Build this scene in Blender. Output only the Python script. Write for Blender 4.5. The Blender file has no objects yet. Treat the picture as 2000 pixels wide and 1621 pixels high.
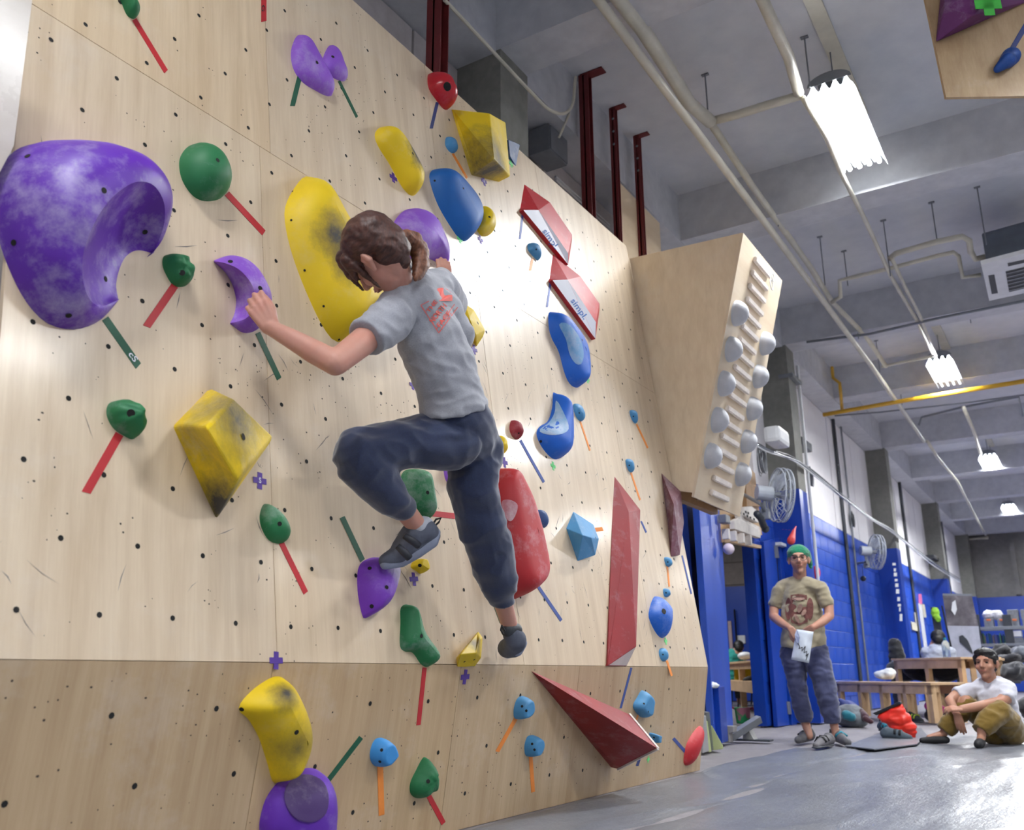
import bpy, bmesh, math, random
import numpy as np
from mathutils import Vector, Matrix, noise
from mathutils.bvhtree import BVHTree
random.seed(7)
SC = bpy.context.scene
COL = SC.collection
# ---------------------------------------------------------------- camera, world, lights, exposure
F = 1767.0; CAM_H = 0.60
yaw, pit, rol = map(math.radians, (31.9, 16.0, -0.3))
cf = Vector((-math.sin(yaw)*math.cos(pit), math.cos(yaw)*math.cos(pit), math.sin(pit)))
cr = Vector((math.cos(yaw), math.sin(yaw), 0)); cu = cr.cross(cf)
cr, cu = cr*math.cos(rol)+cu*math.sin(rol), -cr*math.sin(rol)+cu*math.cos(rol)
CP = Vector((0, 0, CAM_H))
cd = bpy.data.cameras.new('camera'); cam = bpy.data.objects.new('camera', cd); COL.objects.link(cam)
cam.matrix_world = Matrix(((cr.x, cu.x, -cf.x, CP.x), (cr.y, cu.y, -cf.y, CP.y), (cr.z, cu.z, -cf.z, CP.z), (0, 0, 0, 1)))
cd.sensor_width = 36; cd.sensor_fit = 'HORIZONTAL'; cd.lens = 36*F/2000; cd.clip_start = .05; cd.clip_end = 200
cd.dof.use_dof = True; cd.dof.focus_distance = 4.2; cd.dof.aperture_fstop = 3.2
SC.camera = cam
W = bpy.data.worlds.new('world'); SC.world = W; W.use_nodes = True
W.node_tree.nodes['Background'].inputs[0].default_value = (.75, .85, 1, 1)
W.node_tree.nodes['Background'].inputs[1].default_value = .10
vs = SC.view_settings
vs.view_transform = 'Standard'; vs.look = 'None'; vs.gamma = 1; vs.use_curve_mapping = False; vs.exposure = 0.98
LIGHT_Z = 5.0
LAMPS = [(-1.11, 7.2), (-1.31, 14.7), (-1.33, 22.0), (-1.45, 29.0), (-1.2, -.2), (1.2, 11.2), (2.45, 4.2), (2.5, -1.5), (2.9, 16.3), (6.2, 3.5), (6.2, 12.0), (3.2, 25.0)]
LAMP_W = [170, 260, 330, 280, 85, 160, 190, 240, 300, 150, 220, 340]
for i, (x, y) in enumerate(LAMPS):
    ld = bpy.data.lights.new('tube_glow', 'AREA'); ld.shape = 'RECTANGLE'; ld.size = .24; ld.size_y = 1.4
    ld.energy = LAMP_W[i]; ld.color = (.97, .985, 1.0)
    lo = bpy.data.objects.new('tube_glow', ld); COL.objects.link(lo); lo.location = (x, y, LIGHT_Z+.02)
ld = bpy.data.lights.new('side_room_glow', 'AREA'); ld.shape = 'RECTANGLE'; ld.size = 3; ld.size_y = 3; ld.energy = 130; ld.color = (.95, .97, 1)
lo = bpy.data.objects.new('side_room_glow', ld); COL.objects.link(lo); lo.location = (-7.5, 15.5, 4.0)
# ---------------------------------------------------------------- helpers
def ray(px, py): return cf + cr*((px-1000)/F) - cu*((py-810.5)/F)
def on_plane(px, py, P, N):
    d = ray(px, py); return CP + d*((Vector(P)-CP).dot(N)/d.dot(N))
def on_axis(px, py, a, v):
    d = ray(px, py); return CP + d*((v-CP[a])/d[a])
def flo(px, py, z=0.0): return on_axis(px, py, 2, z)
def ppm(P): return F/((Vector(P)-CP).dot(cf))       # pixels per metre at a point
def mesh(name, V, Fs, smooth=False):
    m = bpy.data.meshes.new(name); m.from_pydata([tuple(v) for v in V], [], Fs); m.validate(); m.update()
    if smooth: m.polygons.foreach_set('use_smooth', [True]*len(m.polygons))
    return m
def link(name, m, mat=None, parent=None, mw=None):
    o = bpy.data.objects.new(name, m); COL.objects.link(o)
    if mat is not None and m is not None and not m.materials:
        for x in (mat if isinstance(mat, (list, tuple)) else [mat]): m.materials.append(x)
    if parent is not None: o.parent = parent
    if mw is not None: o.matrix_local = mw
    return o
def tag(o, label=None, cat=None, group=None, kind=None):
    if label: o['label'] = label
    if cat: o['category'] = cat
    if group: o['group'] = group
    if kind: o['kind'] = kind
    return o
def thing(name, label, cat, loc=(0, 0, 0), rot=None, group=None, mw=None):
    o = bpy.data.objects.new(name, None); COL.objects.link(o); o.empty_display_size = .1
    if mw is not None: o.matrix_world = mw
    else:
        o.location = loc
        if rot: o.rotation_euler = rot
    return tag(o, label, cat, group)
class MB:
    """collects boxes, tubes and discs into one mesh"""
    def __init__(s): s.V = []; s.F = []
    def add(s, V, Fs):
        b = len(s.V); s.V += [Vector(v) for v in V]; s.F += [tuple(i+b for i in f) for f in Fs]; return s
    def box(s, lo, hi, M=None):
        x0, y0, z0 = lo; x1, y1, z1 = hi
        V = [Vector(v) for v in ((x0,y0,z0),(x1,y0,z0),(x1,y1,z0),(x0,y1,z0),(x0,y0,z1),(x1,y0,z1),(x1,y1,z1),(x0,y1,z1))]
        if M is not None: V = [M @ v for v in V]
        return s.add(V, [(0,3,2,1),(4,5,6,7),(0,1,5,4),(1,2,6,5),(2,3,7,6),(3,0,4,7)])
    def tube(s, pts, r, n=10, rs=None, close=False):
        pts = [Vector(p) for p in pts]; k = len(pts); rings = []
        up = None
        for i, p in enumerate(pts):
            t = (pts[min(i+1, k-1)]-pts[max(i-1, 0)])
            if t.length < 1e-9: t = Vector((0, 0, 1))
            t.normalize()
            if up is None: up = t.orthogonal().normalized()
            up = (up - t*up.dot(t));
            if up.length < 1e-6: up = t.orthogonal()
            up.normalize(); w = t.cross(up); rr = rs[i] if rs else r
            rings.append([p + (up*math.cos(2*math.pi*j/n)+w*math.sin(2*math.pi*j/n))*rr for j in range(n)])
        V = [v for rg in rings for v in rg]; Fs = []
        for i in range(k-1):
            for j in range(n): Fs.append((i*n+j, i*n+(j+1)%n, (i+1)*n+(j+1)%n, (i+1)*n+j))
        Fs.append(tuple(range(n-1, -1, -1))); Fs.append(tuple((k-1)*n+j for j in range(n)))
        return s.add(V, Fs)
    def ball(s, c, r, n=12, M=None):
        bm = bmesh.new(); bmesh.ops.create_uvsphere(bm, u_segments=n, v_segments=max(6, n//2), radius=1)
        r = r if isinstance(r, (tuple, list)) else (r, r, r)
        V = []
        for v in bm.verts:
            q = Vector((v.co.x*r[0], v.co.y*r[1], v.co.z*r[2]))
            if M is not None: q = M.to_3x3() @ q
            V.append(q+Vector(c))
        Fs = [tuple(l.index for l in f.verts) for f in bm.faces]; bm.free(); return s.add(V, Fs)
    def prism(s, poly, vec):
        """poly: 3-D outline, extruded by vec"""
        poly = [Vector(p) for p in poly]; n = len(poly); vec = Vector(vec)
        V = poly + [p+vec for p in poly]
        Fs = [tuple(range(n-1, -1, -1)), tuple(range(n, 2*n))] + [(i, (i+1) % n, n+(i+1) % n, n+i) for i in range(n)]
        return s.add(V, Fs)
    def build(s, name, mat, parent=None, smooth=False, bevel=0):
        m = mesh(name, s.V, s.F, smooth)
        bm = bmesh.new(); bm.from_mesh(m); bmesh.ops.recalc_face_normals(bm, faces=bm.faces)
        if bevel: bmesh.ops.bevel(bm, geom=bm.edges[:], offset=bevel, segments=2, affect='EDGES', profile=.6)
        bm.to_mesh(m); bm.free()
        return link(name, m, mat, parent)
def centre(o):
    """move the origin of a world-space mesh to the middle of its footprint"""
    m = o.data; n = len(m.vertices); a = np.empty(n*3); m.vertices.foreach_get('co', a); a = a.reshape(-1, 3)
    c = Vector(((a[:, 0].min()+a[:, 0].max())/2, (a[:, 1].min()+a[:, 1].max())/2, a[:, 2].min()))
    m.transform(Matrix.Translation(-c)); o.location = c; return o
def catmull(P, n, closed=True):
    P = [Vector(p) for p in P]; k = len(P); out = []
    segs = k if closed else k-1
    L = [0]
    pts = []
    for i in range(segs):
        a, b, c, d = (P[(i-1) % k], P[i], P[(i+1) % k], P[(i+2) % k]) if closed else (P[max(i-1, 0)], P[i], P[i+1], P[min(i+2, k-1)])
        for j in range(12):
            t = j/12
            pts.append(.5*((2*b)+(c-a)*t+(2*a-5*b+4*c-d)*t*t+(3*b-a-3*c+d)*t*t*t))
    pts.append(P[0].copy() if closed else P[-1].copy())
    for i in range(1, len(pts)): L.append(L[-1]+(pts[i]-pts[i-1]).length)
    T = L[-1]; i = 0
    for j in range(n):
        s = T*j/(n if closed else n-1)
        while i < len(L)-2 and L[i+1] < s: i += 1
        w = (s-L[i])/max(L[i+1]-L[i], 1e-9); out.append(pts[i].lerp(pts[i+1], min(max(w, 0), 1)))
    return out
# ---------------------------------------------------------------- materials
def srgb(r, g, b):
    return tuple(((c/255)/12.92 if c/255 <= .04045 else ((c/255+.055)/1.055)**2.4) for c in (r, g, b)) + (1,)
class NT:
    def __init__(s, name):
        s.m = bpy.data.materials.new(name); s.m.use_nodes = True; s.t = s.m.node_tree
        s.b = s.t.nodes['Principled BSDF']; s.co = None
    def n(s, typ, **kw):
        x = s.t.nodes.new(typ)
        for k, v in kw.items():
            if k in ('operation', 'blend_type', 'data_type', 'noise_dimensions', 'feature', 'wave_type', 'bands_direction'): setattr(x, k, v)
        return x
    def l(s, a, b): s.t.links.new(a, b)
    def coords(s, scale=(1, 1, 1), loc=(0, 0, 0)):
        if s.co is None: s.co = s.n('ShaderNodeTexCoord')
        mp = s.n('ShaderNodeMapping'); mp.inputs['Scale'].default_value = scale; mp.inputs['Location'].default_value = loc
        s.l(s.co.outputs['Object'], mp.inputs[0]); return mp.outputs[0]
    def noise(s, scale, detail=4, rough=.55, vec=None, dist=0):
        x = s.n('ShaderNodeTexNoise'); x.inputs['Scale'].default_value = scale; x.inputs['Detail'].default_value = detail
        x.inputs['Roughness'].default_value = rough; x.inputs['Distortion'].default_value = dist
        s.l(vec if vec is not None else s.coords(), x.inputs['Vector']); return x.outputs['Fac']
    def ramp(s, fac, stops):
        x = s.n('ShaderNodeValToRGB'); e = x.color_ramp.elements
        while len(e) < len(stops): e.new(.5)
        for i, (p, c) in enumerate(stops): e[i].position = p; e[i].color = c if len(c) == 4 else (*c, 1)
        s.l(fac, x.inputs[0]); return x.outputs[0]
    def mix(s, fac, a, b, mode='MIX'):
        x = s.n('ShaderNodeMix', data_type='RGBA', blend_type=mode)
        for i, v in ((0, fac), (6, a), (7, b)):
            if isinstance(v, (tuple, float, int)): x.inputs[i].default_value = v
            else: s.l(v, x.inputs[i])
        return x.outputs[2]
    def math(s, op, a, b=0.0, clamp=False):
        x = s.n('ShaderNodeMath', operation=op); x.use_clamp = clamp
        for i, v in ((0, a), (1, b)):
            if isinstance(v, (float, int)): x.inputs[i].default_value = v
            else: s.l(v, x.inputs[i])
        return x.outputs[0]
    def bump(s, fac, strength, dist=.01):
        x = s.n('ShaderNodeBump'); x.inputs['Strength'].default_value = strength; x.inputs['Distance'].default_value = dist
        s.l(fac, x.inputs['Height']); s.l(x.outputs[0], s.b.inputs['Normal'])
    def done(s, col=None, rough=.5, metal=0, coat=0, spec=None):
        if col is not None:
            if isinstance(col, tuple): s.b.inputs['Base Color'].default_value = col
            else: s.l(col, s.b.inputs['Base Color'])
        if isinstance(rough, float) or isinstance(rough, int): s.b.inputs['Roughness'].default_value = rough
        else: s.l(rough, s.b.inputs['Roughness'])
        s.b.inputs['Metallic'].default_value = metal; s.b.inputs['Coat Weight'].default_value = coat
        if spec is not None: s.b.inputs['Specular IOR Level'].default_value = spec
        return s.m
BLK = (0, 0, 0, 1); WHT = (1, 1, 1, 1)
def plain(name, c, rough=.5, var=.12, scale=8, metal=0, bump=0, coat=0):
    t = NT(name); f = t.noise(scale, 5)
    a = tuple(min(1, x*(1-var)) for x in c[:3]) + (1,); b = tuple(min(1, x*(1+var)) for x in c[:3]) + (1,)
    col = t.ramp(f, [(.3, a), (.7, b)])
    if bump: t.bump(t.noise(scale*12, 3), bump, .003)
    return t.done(col, rough, metal, coat)
def ply_mat(name, c0, c1, coat=.35, rough=.42, crossgrain=False):
    t = NT(name)
    sc = (9, .7, 3) if not crossgrain else (.7, 9, 3)
    v = t.coords(sc); g = t.noise(1.6, 5, .6, v, .4)
    fine = t.noise(14, 3, .7, t.coords((7, .25, 1) if not crossgrain else (.25, 7, 1)))
    col = t.ramp(g, [(.3, c0), (.72, c1)])
    col = t.mix(.12, col, t.ramp(fine, [(.35, (.25, .17, .1, 1)), (.65, (.9, .82, .7, 1))]), 'SOFT_LIGHT')
    cloud = t.noise(1.3, 3, .5)
    col = t.mix(t.ramp(cloud, [(.48, BLK), (.75, (.35, .35, .35, 1))]), col, tuple(x*.93 for x in c1[:3])+(1,))
    chalk = t.noise(2.3, 6, .7, t.coords((1, 1, 1), (5, 2, 0)))
    col = t.mix(t.ramp(chalk, [(.55, BLK), (.8, (.3, .3, .3, 1))]), col, (.78, .75, .72, 1))
    info = t.n('ShaderNodeObjectInfo')
    tint = t.ramp(info.outputs['Random'], [(0, (.90, .88, .85, 1)), (.5, WHT), (1, (1, .95, .86, 1))])
    col = t.mix(1.0, col, tint, 'MULTIPLY')
    t.bump(t.noise(2.2, 2, .5, t.coords((1, .5, 1))), .25, .02)
    m = t.done(col, t.math('ADD', t.math('MULTIPLY', chalk, .25), rough-.12), 0, coat)
    t.b.inputs['Coat Roughness'].default_value = .16
    return m
def hold_mat(name, c, chalk=.5, rough=.55, spots=(), dots=0):
    """coloured polyurethane with chalk haze; spots: (x,y,z,radius,colour,strength) in the hold's own frame"""
    t = NT(name)
    d = tuple(x*.82 for x in c[:3])+(1,)
    col = t.ramp(t.noise(3, 3), [(.35, d), (.65, c)])
    ch = t.noise(7, 8, .72, t.coords((1, 1, 1), (random.random()*9, 3, 1)))
    col = t.mix(t.ramp(ch, [(.56-.12*chalk, BLK), (.78, (.7*chalk,)*3+(1,))]), col, (.72, .70, .76, 1))
    for (x, y, z, r, sc, st) in spots:
        vm = t.n('ShaderNodeVectorMath', operation='DISTANCE'); t.l(t.co.outputs['Object'], vm.inputs[0]); vm.inputs[1].default_value = (x, y, z)
        g = t.math('SUBTRACT', 1.0, t.math('DIVIDE', vm.outputs['Value'], r), True)
        nn = t.noise(16, 8, .8, t.coords((1, .8, 1), (x*7, y, 0)))
        k = t.math('MULTIPLY', t.math('SUBTRACT', t.math('ADD', g, nn), .62, True), st*3, True)
        col = t.mix(k, col, sc)
    t.bump(t.noise(90, 3), .12, .002)
    return t.done(col, rough)
M = {}
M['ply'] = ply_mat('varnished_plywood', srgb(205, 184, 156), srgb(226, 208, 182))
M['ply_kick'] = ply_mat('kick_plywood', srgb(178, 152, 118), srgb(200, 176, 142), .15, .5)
M['ply_box'] = ply_mat('raw_plywood', srgb(222, 202, 172), srgb(236, 218, 190), .05, .6)
M['ply_board'] = ply_mat('board_plywood', srgb(222, 200, 170), srgb(236, 220, 194), .1, .5)
M['pine'] = plain('pine_wood', srgb(196, 164, 126), .5, .15, 6)
M['pine_dark'] = plain('pine_wood_dark', srgb(150, 118, 84), .6, .2, 6)
M['hole'] = plain('dark_hole', (.006, .006, .006, 1), .8)
M['steel'] = plain('bolt_steel', (.35, .35, .37, 1), .3, .1, 8, 1)
M['ink'] = plain('black_ink', (.01, .01, .012, 1), .6)
def concrete(name, c, var=.3, sc=1.2, rough=.85):
    t = NT(name); a = t.noise(sc, 8, .65); b = t.noise(sc*9, 5, .6)
    col = t.ramp(a, [(.25, tuple(x*(1-var) for x in c[:3])+(1,)), (.75, tuple(min(1, x*(1+var)) for x in c[:3])+(1,))])
    col = t.mix(.25, col, t.ramp(b, [(.3, (.3, .3, .3, 1)), (.7, (.75, .75, .75, 1))]), 'OVERLAY')
    t.bump(b, .3, .01); return t.done(col, rough)
M['ceil'] = concrete('ceiling_concrete', srgb(206, 208, 214), .06, .5)
M['beam'] = concrete('beam_concrete', srgb(192, 194, 200), .12, .8)
M['column'] = concrete('column_concrete', srgb(126, 126, 120), .22, 1.5)
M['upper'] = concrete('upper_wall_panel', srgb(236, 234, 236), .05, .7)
M['upper_dark'] = concrete('upper_wall_panel_grey', srgb(190, 184, 184), .14, .9)  # greyer, more mottled concrete for the panels behind the slab
M['floor'] = concrete('floor_concrete', srgb(128, 124, 128), .22, .9, .6)
M['endwall'] = concrete('end_wall_concrete', srgb(120, 118, 116), .35, .8)
def blue_paint(name, c, chalk=.5):
    t = NT(name); col = t.ramp(t.noise(1.5, 4), [(.3, tuple(x*.8 for x in c[:3])+(1,)), (.7, c)])
    ch = t.noise(2.6, 8, .7, t.coords((1, 1, .6)))
    col = t.mix(t.ramp(ch, [(.5, BLK), (.78, (chalk,)*3+(1,))]), col, srgb(150, 165, 215))
    return t.done(col, .35)
M['blue'] = blue_paint('blue_paint', srgb(28, 80, 196), .28)
M['bluedoor'] = blue_paint('blue_door_paint', srgb(40, 82, 190), .12)
M['bluedark'] = blue_paint('deep_blue_paint', srgb(8, 62, 168), .05)
M['white'] = plain('white_plastic', srgb(222, 224, 226), .45, .05)
M['offwhite'] = plain('painted_pipe', srgb(206, 202, 186), .4, .12, 5)
M['lamp_white'] = plain('lamp_enamel', srgb(225, 232, 236), .3, .04)
M['fangrey'] = plain('fan_grey', srgb(176, 182, 190), .4)
M['grey'] = plain('grey_metal', srgb(128, 132, 138), .4, .1, 8, .3)
M['darkgrey'] = plain('dark_grey_plastic', srgb(52, 56, 62), .5)
M['black'] = plain('black_fabric', srgb(20, 20, 24), .7, .3)
M['redsteel'] = plain('red_oxide_steel', srgb(104, 30, 32), .55, .2, 5)
M['yellowpipe'] = plain('yellow_pipe_paint', srgb(206, 160, 40), .4, .08)
t = NT('tube_light'); t.b.inputs['Emission Color'].default_value = (.93, .98, 1, 1); t.b.inputs['Emission Strength'].default_value = 7; M['tube'] = t.done((1, 1, 1, 1), .4)
# ---------------------------------------------------------------- setting: floor, ceiling, walls, beams, columns
WX = -3.4; CZ = 5.52; BZ = 4.985; YE = 34.0; BLZ = 2.954
def struct(name, mb, mat, parent=None, label=None, bevel=0):
    o = mb.build(name, mat, parent, bevel=bevel)
    if parent is None: o['kind'] = 'structure'
    if label: o['label'] = label
    return o
struct('floor', MB().box((-16, -5, -.2), (9.2, YE+.3, -.02)), M['floor'], label='bare grey concrete floor of the hall')
struct('ceiling', MB().box((-16, -5, CZ), (9.2, YE+.3, CZ+.25)), M['ceil'], label='pale grey concrete ceiling slab')
BEAMS = [-2.45, 1.15, 4.72, 8.3, 12.05, 15.05, 19.15, 22.7, 26.35, 29.8, 33.4]
for i, y in enumerate(BEAMS):
    struct('ceiling_beam', MB().box((WX-.1, y, BZ), (9.0, y+.36, CZ+.05)), M['beam'], label='concrete ceiling beam spanning the hall')
struct('edge_beam', MB().box((WX-.12, -5, BZ-.018), (WX+.34, YE, CZ+.05)), M['beam'], label='concrete edge beam along the top of the left wall')
# left wall : blue painted blocks below, white panels above
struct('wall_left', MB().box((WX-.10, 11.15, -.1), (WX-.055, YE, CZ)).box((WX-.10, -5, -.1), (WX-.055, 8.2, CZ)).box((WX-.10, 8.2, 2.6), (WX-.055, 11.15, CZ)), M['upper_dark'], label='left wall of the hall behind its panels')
wl = bpy.data.objects['wall_left']
# blue painted reveal at the far side of the doorway
MB().box((WX-.14, 11.08, 0), (WX+.004, 11.155, 2.6)).build('door_reveal', M['bluedark'], wl)
# blocks
BH, BW = .246, .49
bmesh_block = MB().box((0, 0, 0), (.055, BW-.005, BH-.005)); blk = mesh('block', bmesh_block.V, bmesh_block.F); blk.materials.append(M['blue'])
bmz = bmesh.new(); bmz.from_mesh(blk); bmesh.ops.recalc_face_normals(bmz, faces=bmz.faces); bmesh.ops.bevel(bmz, geom=bmz.edges[:], offset=.004, segments=1, affect='EDGES'); bmz.to_mesh(blk); bmz.free()
rest = MB(); cnt = 0
for r in range(12):
    y = 11.15 + (r % 2)*BW/2
    while y < YE-.5:
        if y < 22 and cnt < 295 and r >= 1:
            o = link('block', blk, None, wl); o.location = (WX-.055, y, r*BH); cnt += 1
        else: rest.box((WX-.055, y, r*BH), (WX, y+BW-.012, r*BH+BH-.01))
        y += BW
rb = rest.build('far_blocks', M['blue'], wl); rb['kind'] = 'stuff'
mort = MB().box((WX-.06, 11.15, 0), (WX-.008, YE, BLZ)).build('mortar', M['blue'], wl)
# white upper panels
y = -3.0
while y < YE:
    z0 = BLZ+.01 if y > 10.5 else 2.6
    w = .88
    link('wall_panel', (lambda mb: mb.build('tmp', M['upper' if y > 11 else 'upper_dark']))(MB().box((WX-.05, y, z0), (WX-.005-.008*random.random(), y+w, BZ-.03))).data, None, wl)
    bpy.data.objects.remove(bpy.data.objects['tmp'])
    y += .9
for y in (4.72, 12.05, 19.15, 26.35, 33.3):
    c = struct('column', MB().box((WX-.05, y, BLZ if y > 10 else 0), (WX+.38, y+.38, BZ)), M['column'], label='bare concrete column standing out of the left wall')
    if y > 10: MB().box((WX-.05, y, 0), (WX+.384, y+.384, BLZ)).build('painted_foot', M['bluedark'], c)
# dark seams / conduits on the wall
for y, r in ((13.2, .018), (16.3, .03), (16.9, .018), (22.9, .035), (29.9, .035)):
    struct('conduit', MB().tube([(WX+.03, y, 0), (WX+.03, y, BZ)], r, 8), M['grey' if r < .03 else 'darkgrey'], label='thin vertical conduit on the left wall')
struct('conduit', MB().tube([(WX+.41, 12.49, 0.0), (WX+.41, 12.49, 4.8)], .022, 8), M['white'], label='pale conduit running up beside the first column')
# end wall
struct('wall_end', MB().box((-16, YE, -.1), (9.2, YE+.3, CZ+.1)), M['endwall'], label='sooty concrete end wall of the hall')
ew = bpy.data.objects['wall_end']
MB().box((WX, YE-.05, 0), (9, YE, BLZ)).build('blue_dado', M['bluedark'], ew)
mb = MB()
for x in (-1.9, -.6, .7): mb.box((x, YE-.14, 3.0), (x+.16, YE, 4.7))
mb.build('pilaster', M['endwall'], ew)
e = MB()
a = on_axis(1882, 1054, 1, YE-.12); b = on_axis(1894, 1145, 1, YE-.12); c = on_axis(1930, 1050, 1, YE-.12)
tag(e.tube([c, a, (a.x, a.y, b.z)], .05, 8).build('drain_pipe', M['offwhite']), 'pale drain pipe bent down the end wall', 'pipe')
struct('wall_right', MB().box((9.0, -5, -.1), (9.2, YE, CZ)), M['upper'], label='right wall of the hall')
struct('wall_back', MB().box((-4.2, -5.2, -.1), (9.2, -5, CZ)), M['upper'], label='back wall of the hall')
# ---------------------------------------------------------------- crash mat with wrinkled cover
def mat_cover():
    x0, x1, y0, y1 = -2.36, 8.8, -3.5, 8.35; nx, ny = 220, 240; V = []; Fs = []
    for j in range(ny+1):
        for i in range(nx+1):
            x = x0+(x1-x0)*i/nx
            yy = y1 + .12*noise.noise(Vector((x*.8, 3, 0))) + (2.3*min(1, max(0, (x+1.95)/.7)) )
            y = y0+(yy-y0)*(j/ny)
            z = .012*noise.noise(Vector((x*1.1, y*.5, 0))) + .007*noise.noise(Vector((x*5, y*1.6, 2)))
            a = abs(noise.noise(Vector((x*2.2+1.5*noise.noise(Vector((x*.4, y*.4, 9))), y*.7, 5))))
            z += .010*max(0, 1-a*9)
            for px_, w_ in ((-1.75, .016), (-.35, .012), (1.9, .012)):   # long joints between the pads
                dd = abs(x-px_-.04*math.sin(y*1.7)-.02*math.sin(y*5.1)); z -= w_*math.exp(-(dd/.022)**2)
            if i == 0 or j == ny: z -= .03
            V.append((x, y, z-.012))
    Fs = [(j*(nx+1)+i, j*(nx+1)+i+1, (j+1)*(nx+1)+i+1, (j+1)*(nx+1)+i) for j in range(ny) for i in range(nx)]
    return V, Fs
t = NT('mat_cover_vinyl'); a_ = t.noise(.9, 7, .65); col = t.ramp(a_, [(.3, srgb(98, 101, 109)), (.7, srgb(122, 126, 134))])
sm = t.noise(3.5, 8, .75, t.coords((1, .35, 1))); col = t.mix(t.ramp(sm, [(.5, BLK), (.8, (.35,)*3+(1,))]), col, srgb(92, 90, 96))
t.bump(t.noise(6, 6, .65, t.coords((1, .35, 1))), .4, .03)
M['cover'] = t.done(col, .34)
V, Fs = mat_cover()
o = link('crash_mat', mesh('crash_mat', V, Fs, True), M['cover']); centre(o)
tag(o, 'pale grey wrinkled vinyl cover of the crash mat below the slab wall', 'crash mat')
# folded corner sheet near the standing man
c = [flo(*p, .004) for p in ((1650, 1458), (1735, 1428), (1800, 1424), (1812, 1438), (1790, 1455), (1708, 1465))]
tag(centre(MB().prism(c, (0, 0, .008)).build('floor_sheet', M['cover'])), 'loose pale sheet with a curled corner lying past the mat edge', 'sheet')
# ---------------------------------------------------------------- the slab climbing wall
KX, KZ = -2.252, .641
N_ = Vector((.99, 0, .141)).normalized(); V_ = Vector((-N_.z, 0, N_.x)); U_ = Vector((0, 1, 0))
def frame(O, U, V, N):
    return Matrix(((U.x, V.x, N.x, O.x), (U.y, V.y, N.y, O.y), (U.z, V.z, N.z, O.z), (0, 0, 0, 1)))
FM = frame(Vector((KX, 0, KZ)), U_, V_, N_)
kb = Vector((-2.350, 0, 0)); VK = (Vector((KX, 0, KZ))-kb).normalized(); NK = U_.cross(VK).normalized()
FK = frame(Vector((KX, 0, KZ)), U_, VK, NK)      # kick board frame, v negative downwards
FRM = {'main': (FM, FM.inverted()), 'kick': (FK, FK.inverted())}
def uv(px, py, h=0.0, fr='main'):
    Fm, Fi = FRM[fr]; N = Fm.to_3x3().col[2]
    P = on_plane(px, py, Fm.translation + N*h, N); q = Fi @ P; q.z = h; return q
def wp(px, py, h, fr='main'): return FRM[fr][0] @ uv(px, py, h, fr)
wall = thing('climbing_slab', 'tall slab climbing wall of pale plywood sheets with a vertical kick board', 'climbing wall', mw=FM)
wall_k = Matrix(FM.inverted() @ FK)
U0, U1 = 1.207, 6.124
vtop = (Vector((0, 0, 3.915-KZ)).z)/V_.z
vs_ = 2.018                                       # horizontal seam
lower = [U0, uv(537, 1160).x, uv(537, 1160).x+1.2*1.02, uv(1185, 720).x-.03, U1]
upper = [U0, uv(519, 60).x, uv(519, 60).x+1.22, uv(519, 60).x+2.44, U1]
lower[2] = (lower[1]+lower[3])/2
kick = [U0, uv(500, 1500, 0, 'kick').x, uv(885, 1420, 0, 'kick').x, uv(1122, 1400, 0, 'kick').x, U1]
def sheet(u0, u1, v0, v1, mat, pm=None, th=.018):
    g = .0012
    mb = MB().box((u0+g, v0+g, -th), (u1-g, v1-g, 0)); o = mb.build('plywood_sheet', mat, wall, bevel=.0008)
    if pm is not None: o.matrix_local = pm
    return o
for a, b in zip(lower, lower[1:]): sheet(a, b, 0, vs_, M['ply'])
for a, b in zip(upper, upper[1:]): sheet(a, b, vs_, vtop, M['ply'])
kl = -(KZ/VK.z)
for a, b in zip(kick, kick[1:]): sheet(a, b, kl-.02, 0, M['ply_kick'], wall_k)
# edge studs behind
mb = MB().box((U0, 0, -.06), (U1, .05, -.019)).box((U1-.06, 0, -.12), (U1-.004, vtop, -.019)).box((U0, vtop-.06, -.12), (U1-.006, vtop-.003, -.019))
mb.build('back_framing', M['pine_dark'], wall)
# side return panel at the left
RN = Vector((.992, .093, -.084)).normalized(); RP = Vector((-2.345, 1.12, 2.33))
rq = [on_plane(*p, RP, RN) for p in ((67, -45), (63, 0), (27, 285), (-45, 420), (-180, 1300), (-420, 1300), (-420, -45))]
M['ply_glare'] = ply_mat('glossy_glare_plywood', srgb(226, 216, 206), srgb(238, 230, 222), .8, .3)  # plywood whitened: lamp glare put into its base colour
tag(centre(MB().prism(rq, -RN*.03).build('return_panel', M['ply_glare'])), 'glossy return panel, glare paled into its plywood, standing at the left end of the slab wall', 'panel')
# bolt holes: staggered grid read off the wall
H = MB()
def disc(mb, u, v, r, z=.0006, n=8, sx=1.0):
    c = [Vector((u+r*sx*math.cos(2*math.pi*i/n), v+r*math.sin(2*math.pi*i/n), z)) for i in range(n)]
    mb.add(c, [tuple(range(n))])
rows = [(.12, 1), (.32, 0), (.52, 1), (.72, 0), (.92, 1), (1.12, 0), (1.32, 1), (1.52, 1), (1.725, 0), (1.924, 1), (2.07, 0), (2.268, 1), (2.465, 0), (2.657, 1), (2.857, 0), (3.045, 1)]
for v, s in rows:
    k = 0
    while True:
        u = 1.297 + (0 if s else .114) + k*.2345; k += 1
        if u > U1-.05: break
        disc(H, u+random.uniform(-.004, .004), v+random.uniform(-.004, .004), .0085)
H.build('bolt_hole', M['hole'], wall)['kind'] = 'stuff'
H = MB()
for v, s in ((-.14, 1), (-.34, 0), (-.52, 1)):
    k = 0
    while True:
        u = 1.25 + (0 if s else .114) + k*.2345*1.5; k += 1
        if u > U1-.05: break
        disc(H, u+random.uniform(-.006, .006), v+random.uniform(-.006, .006), .009)
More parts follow.
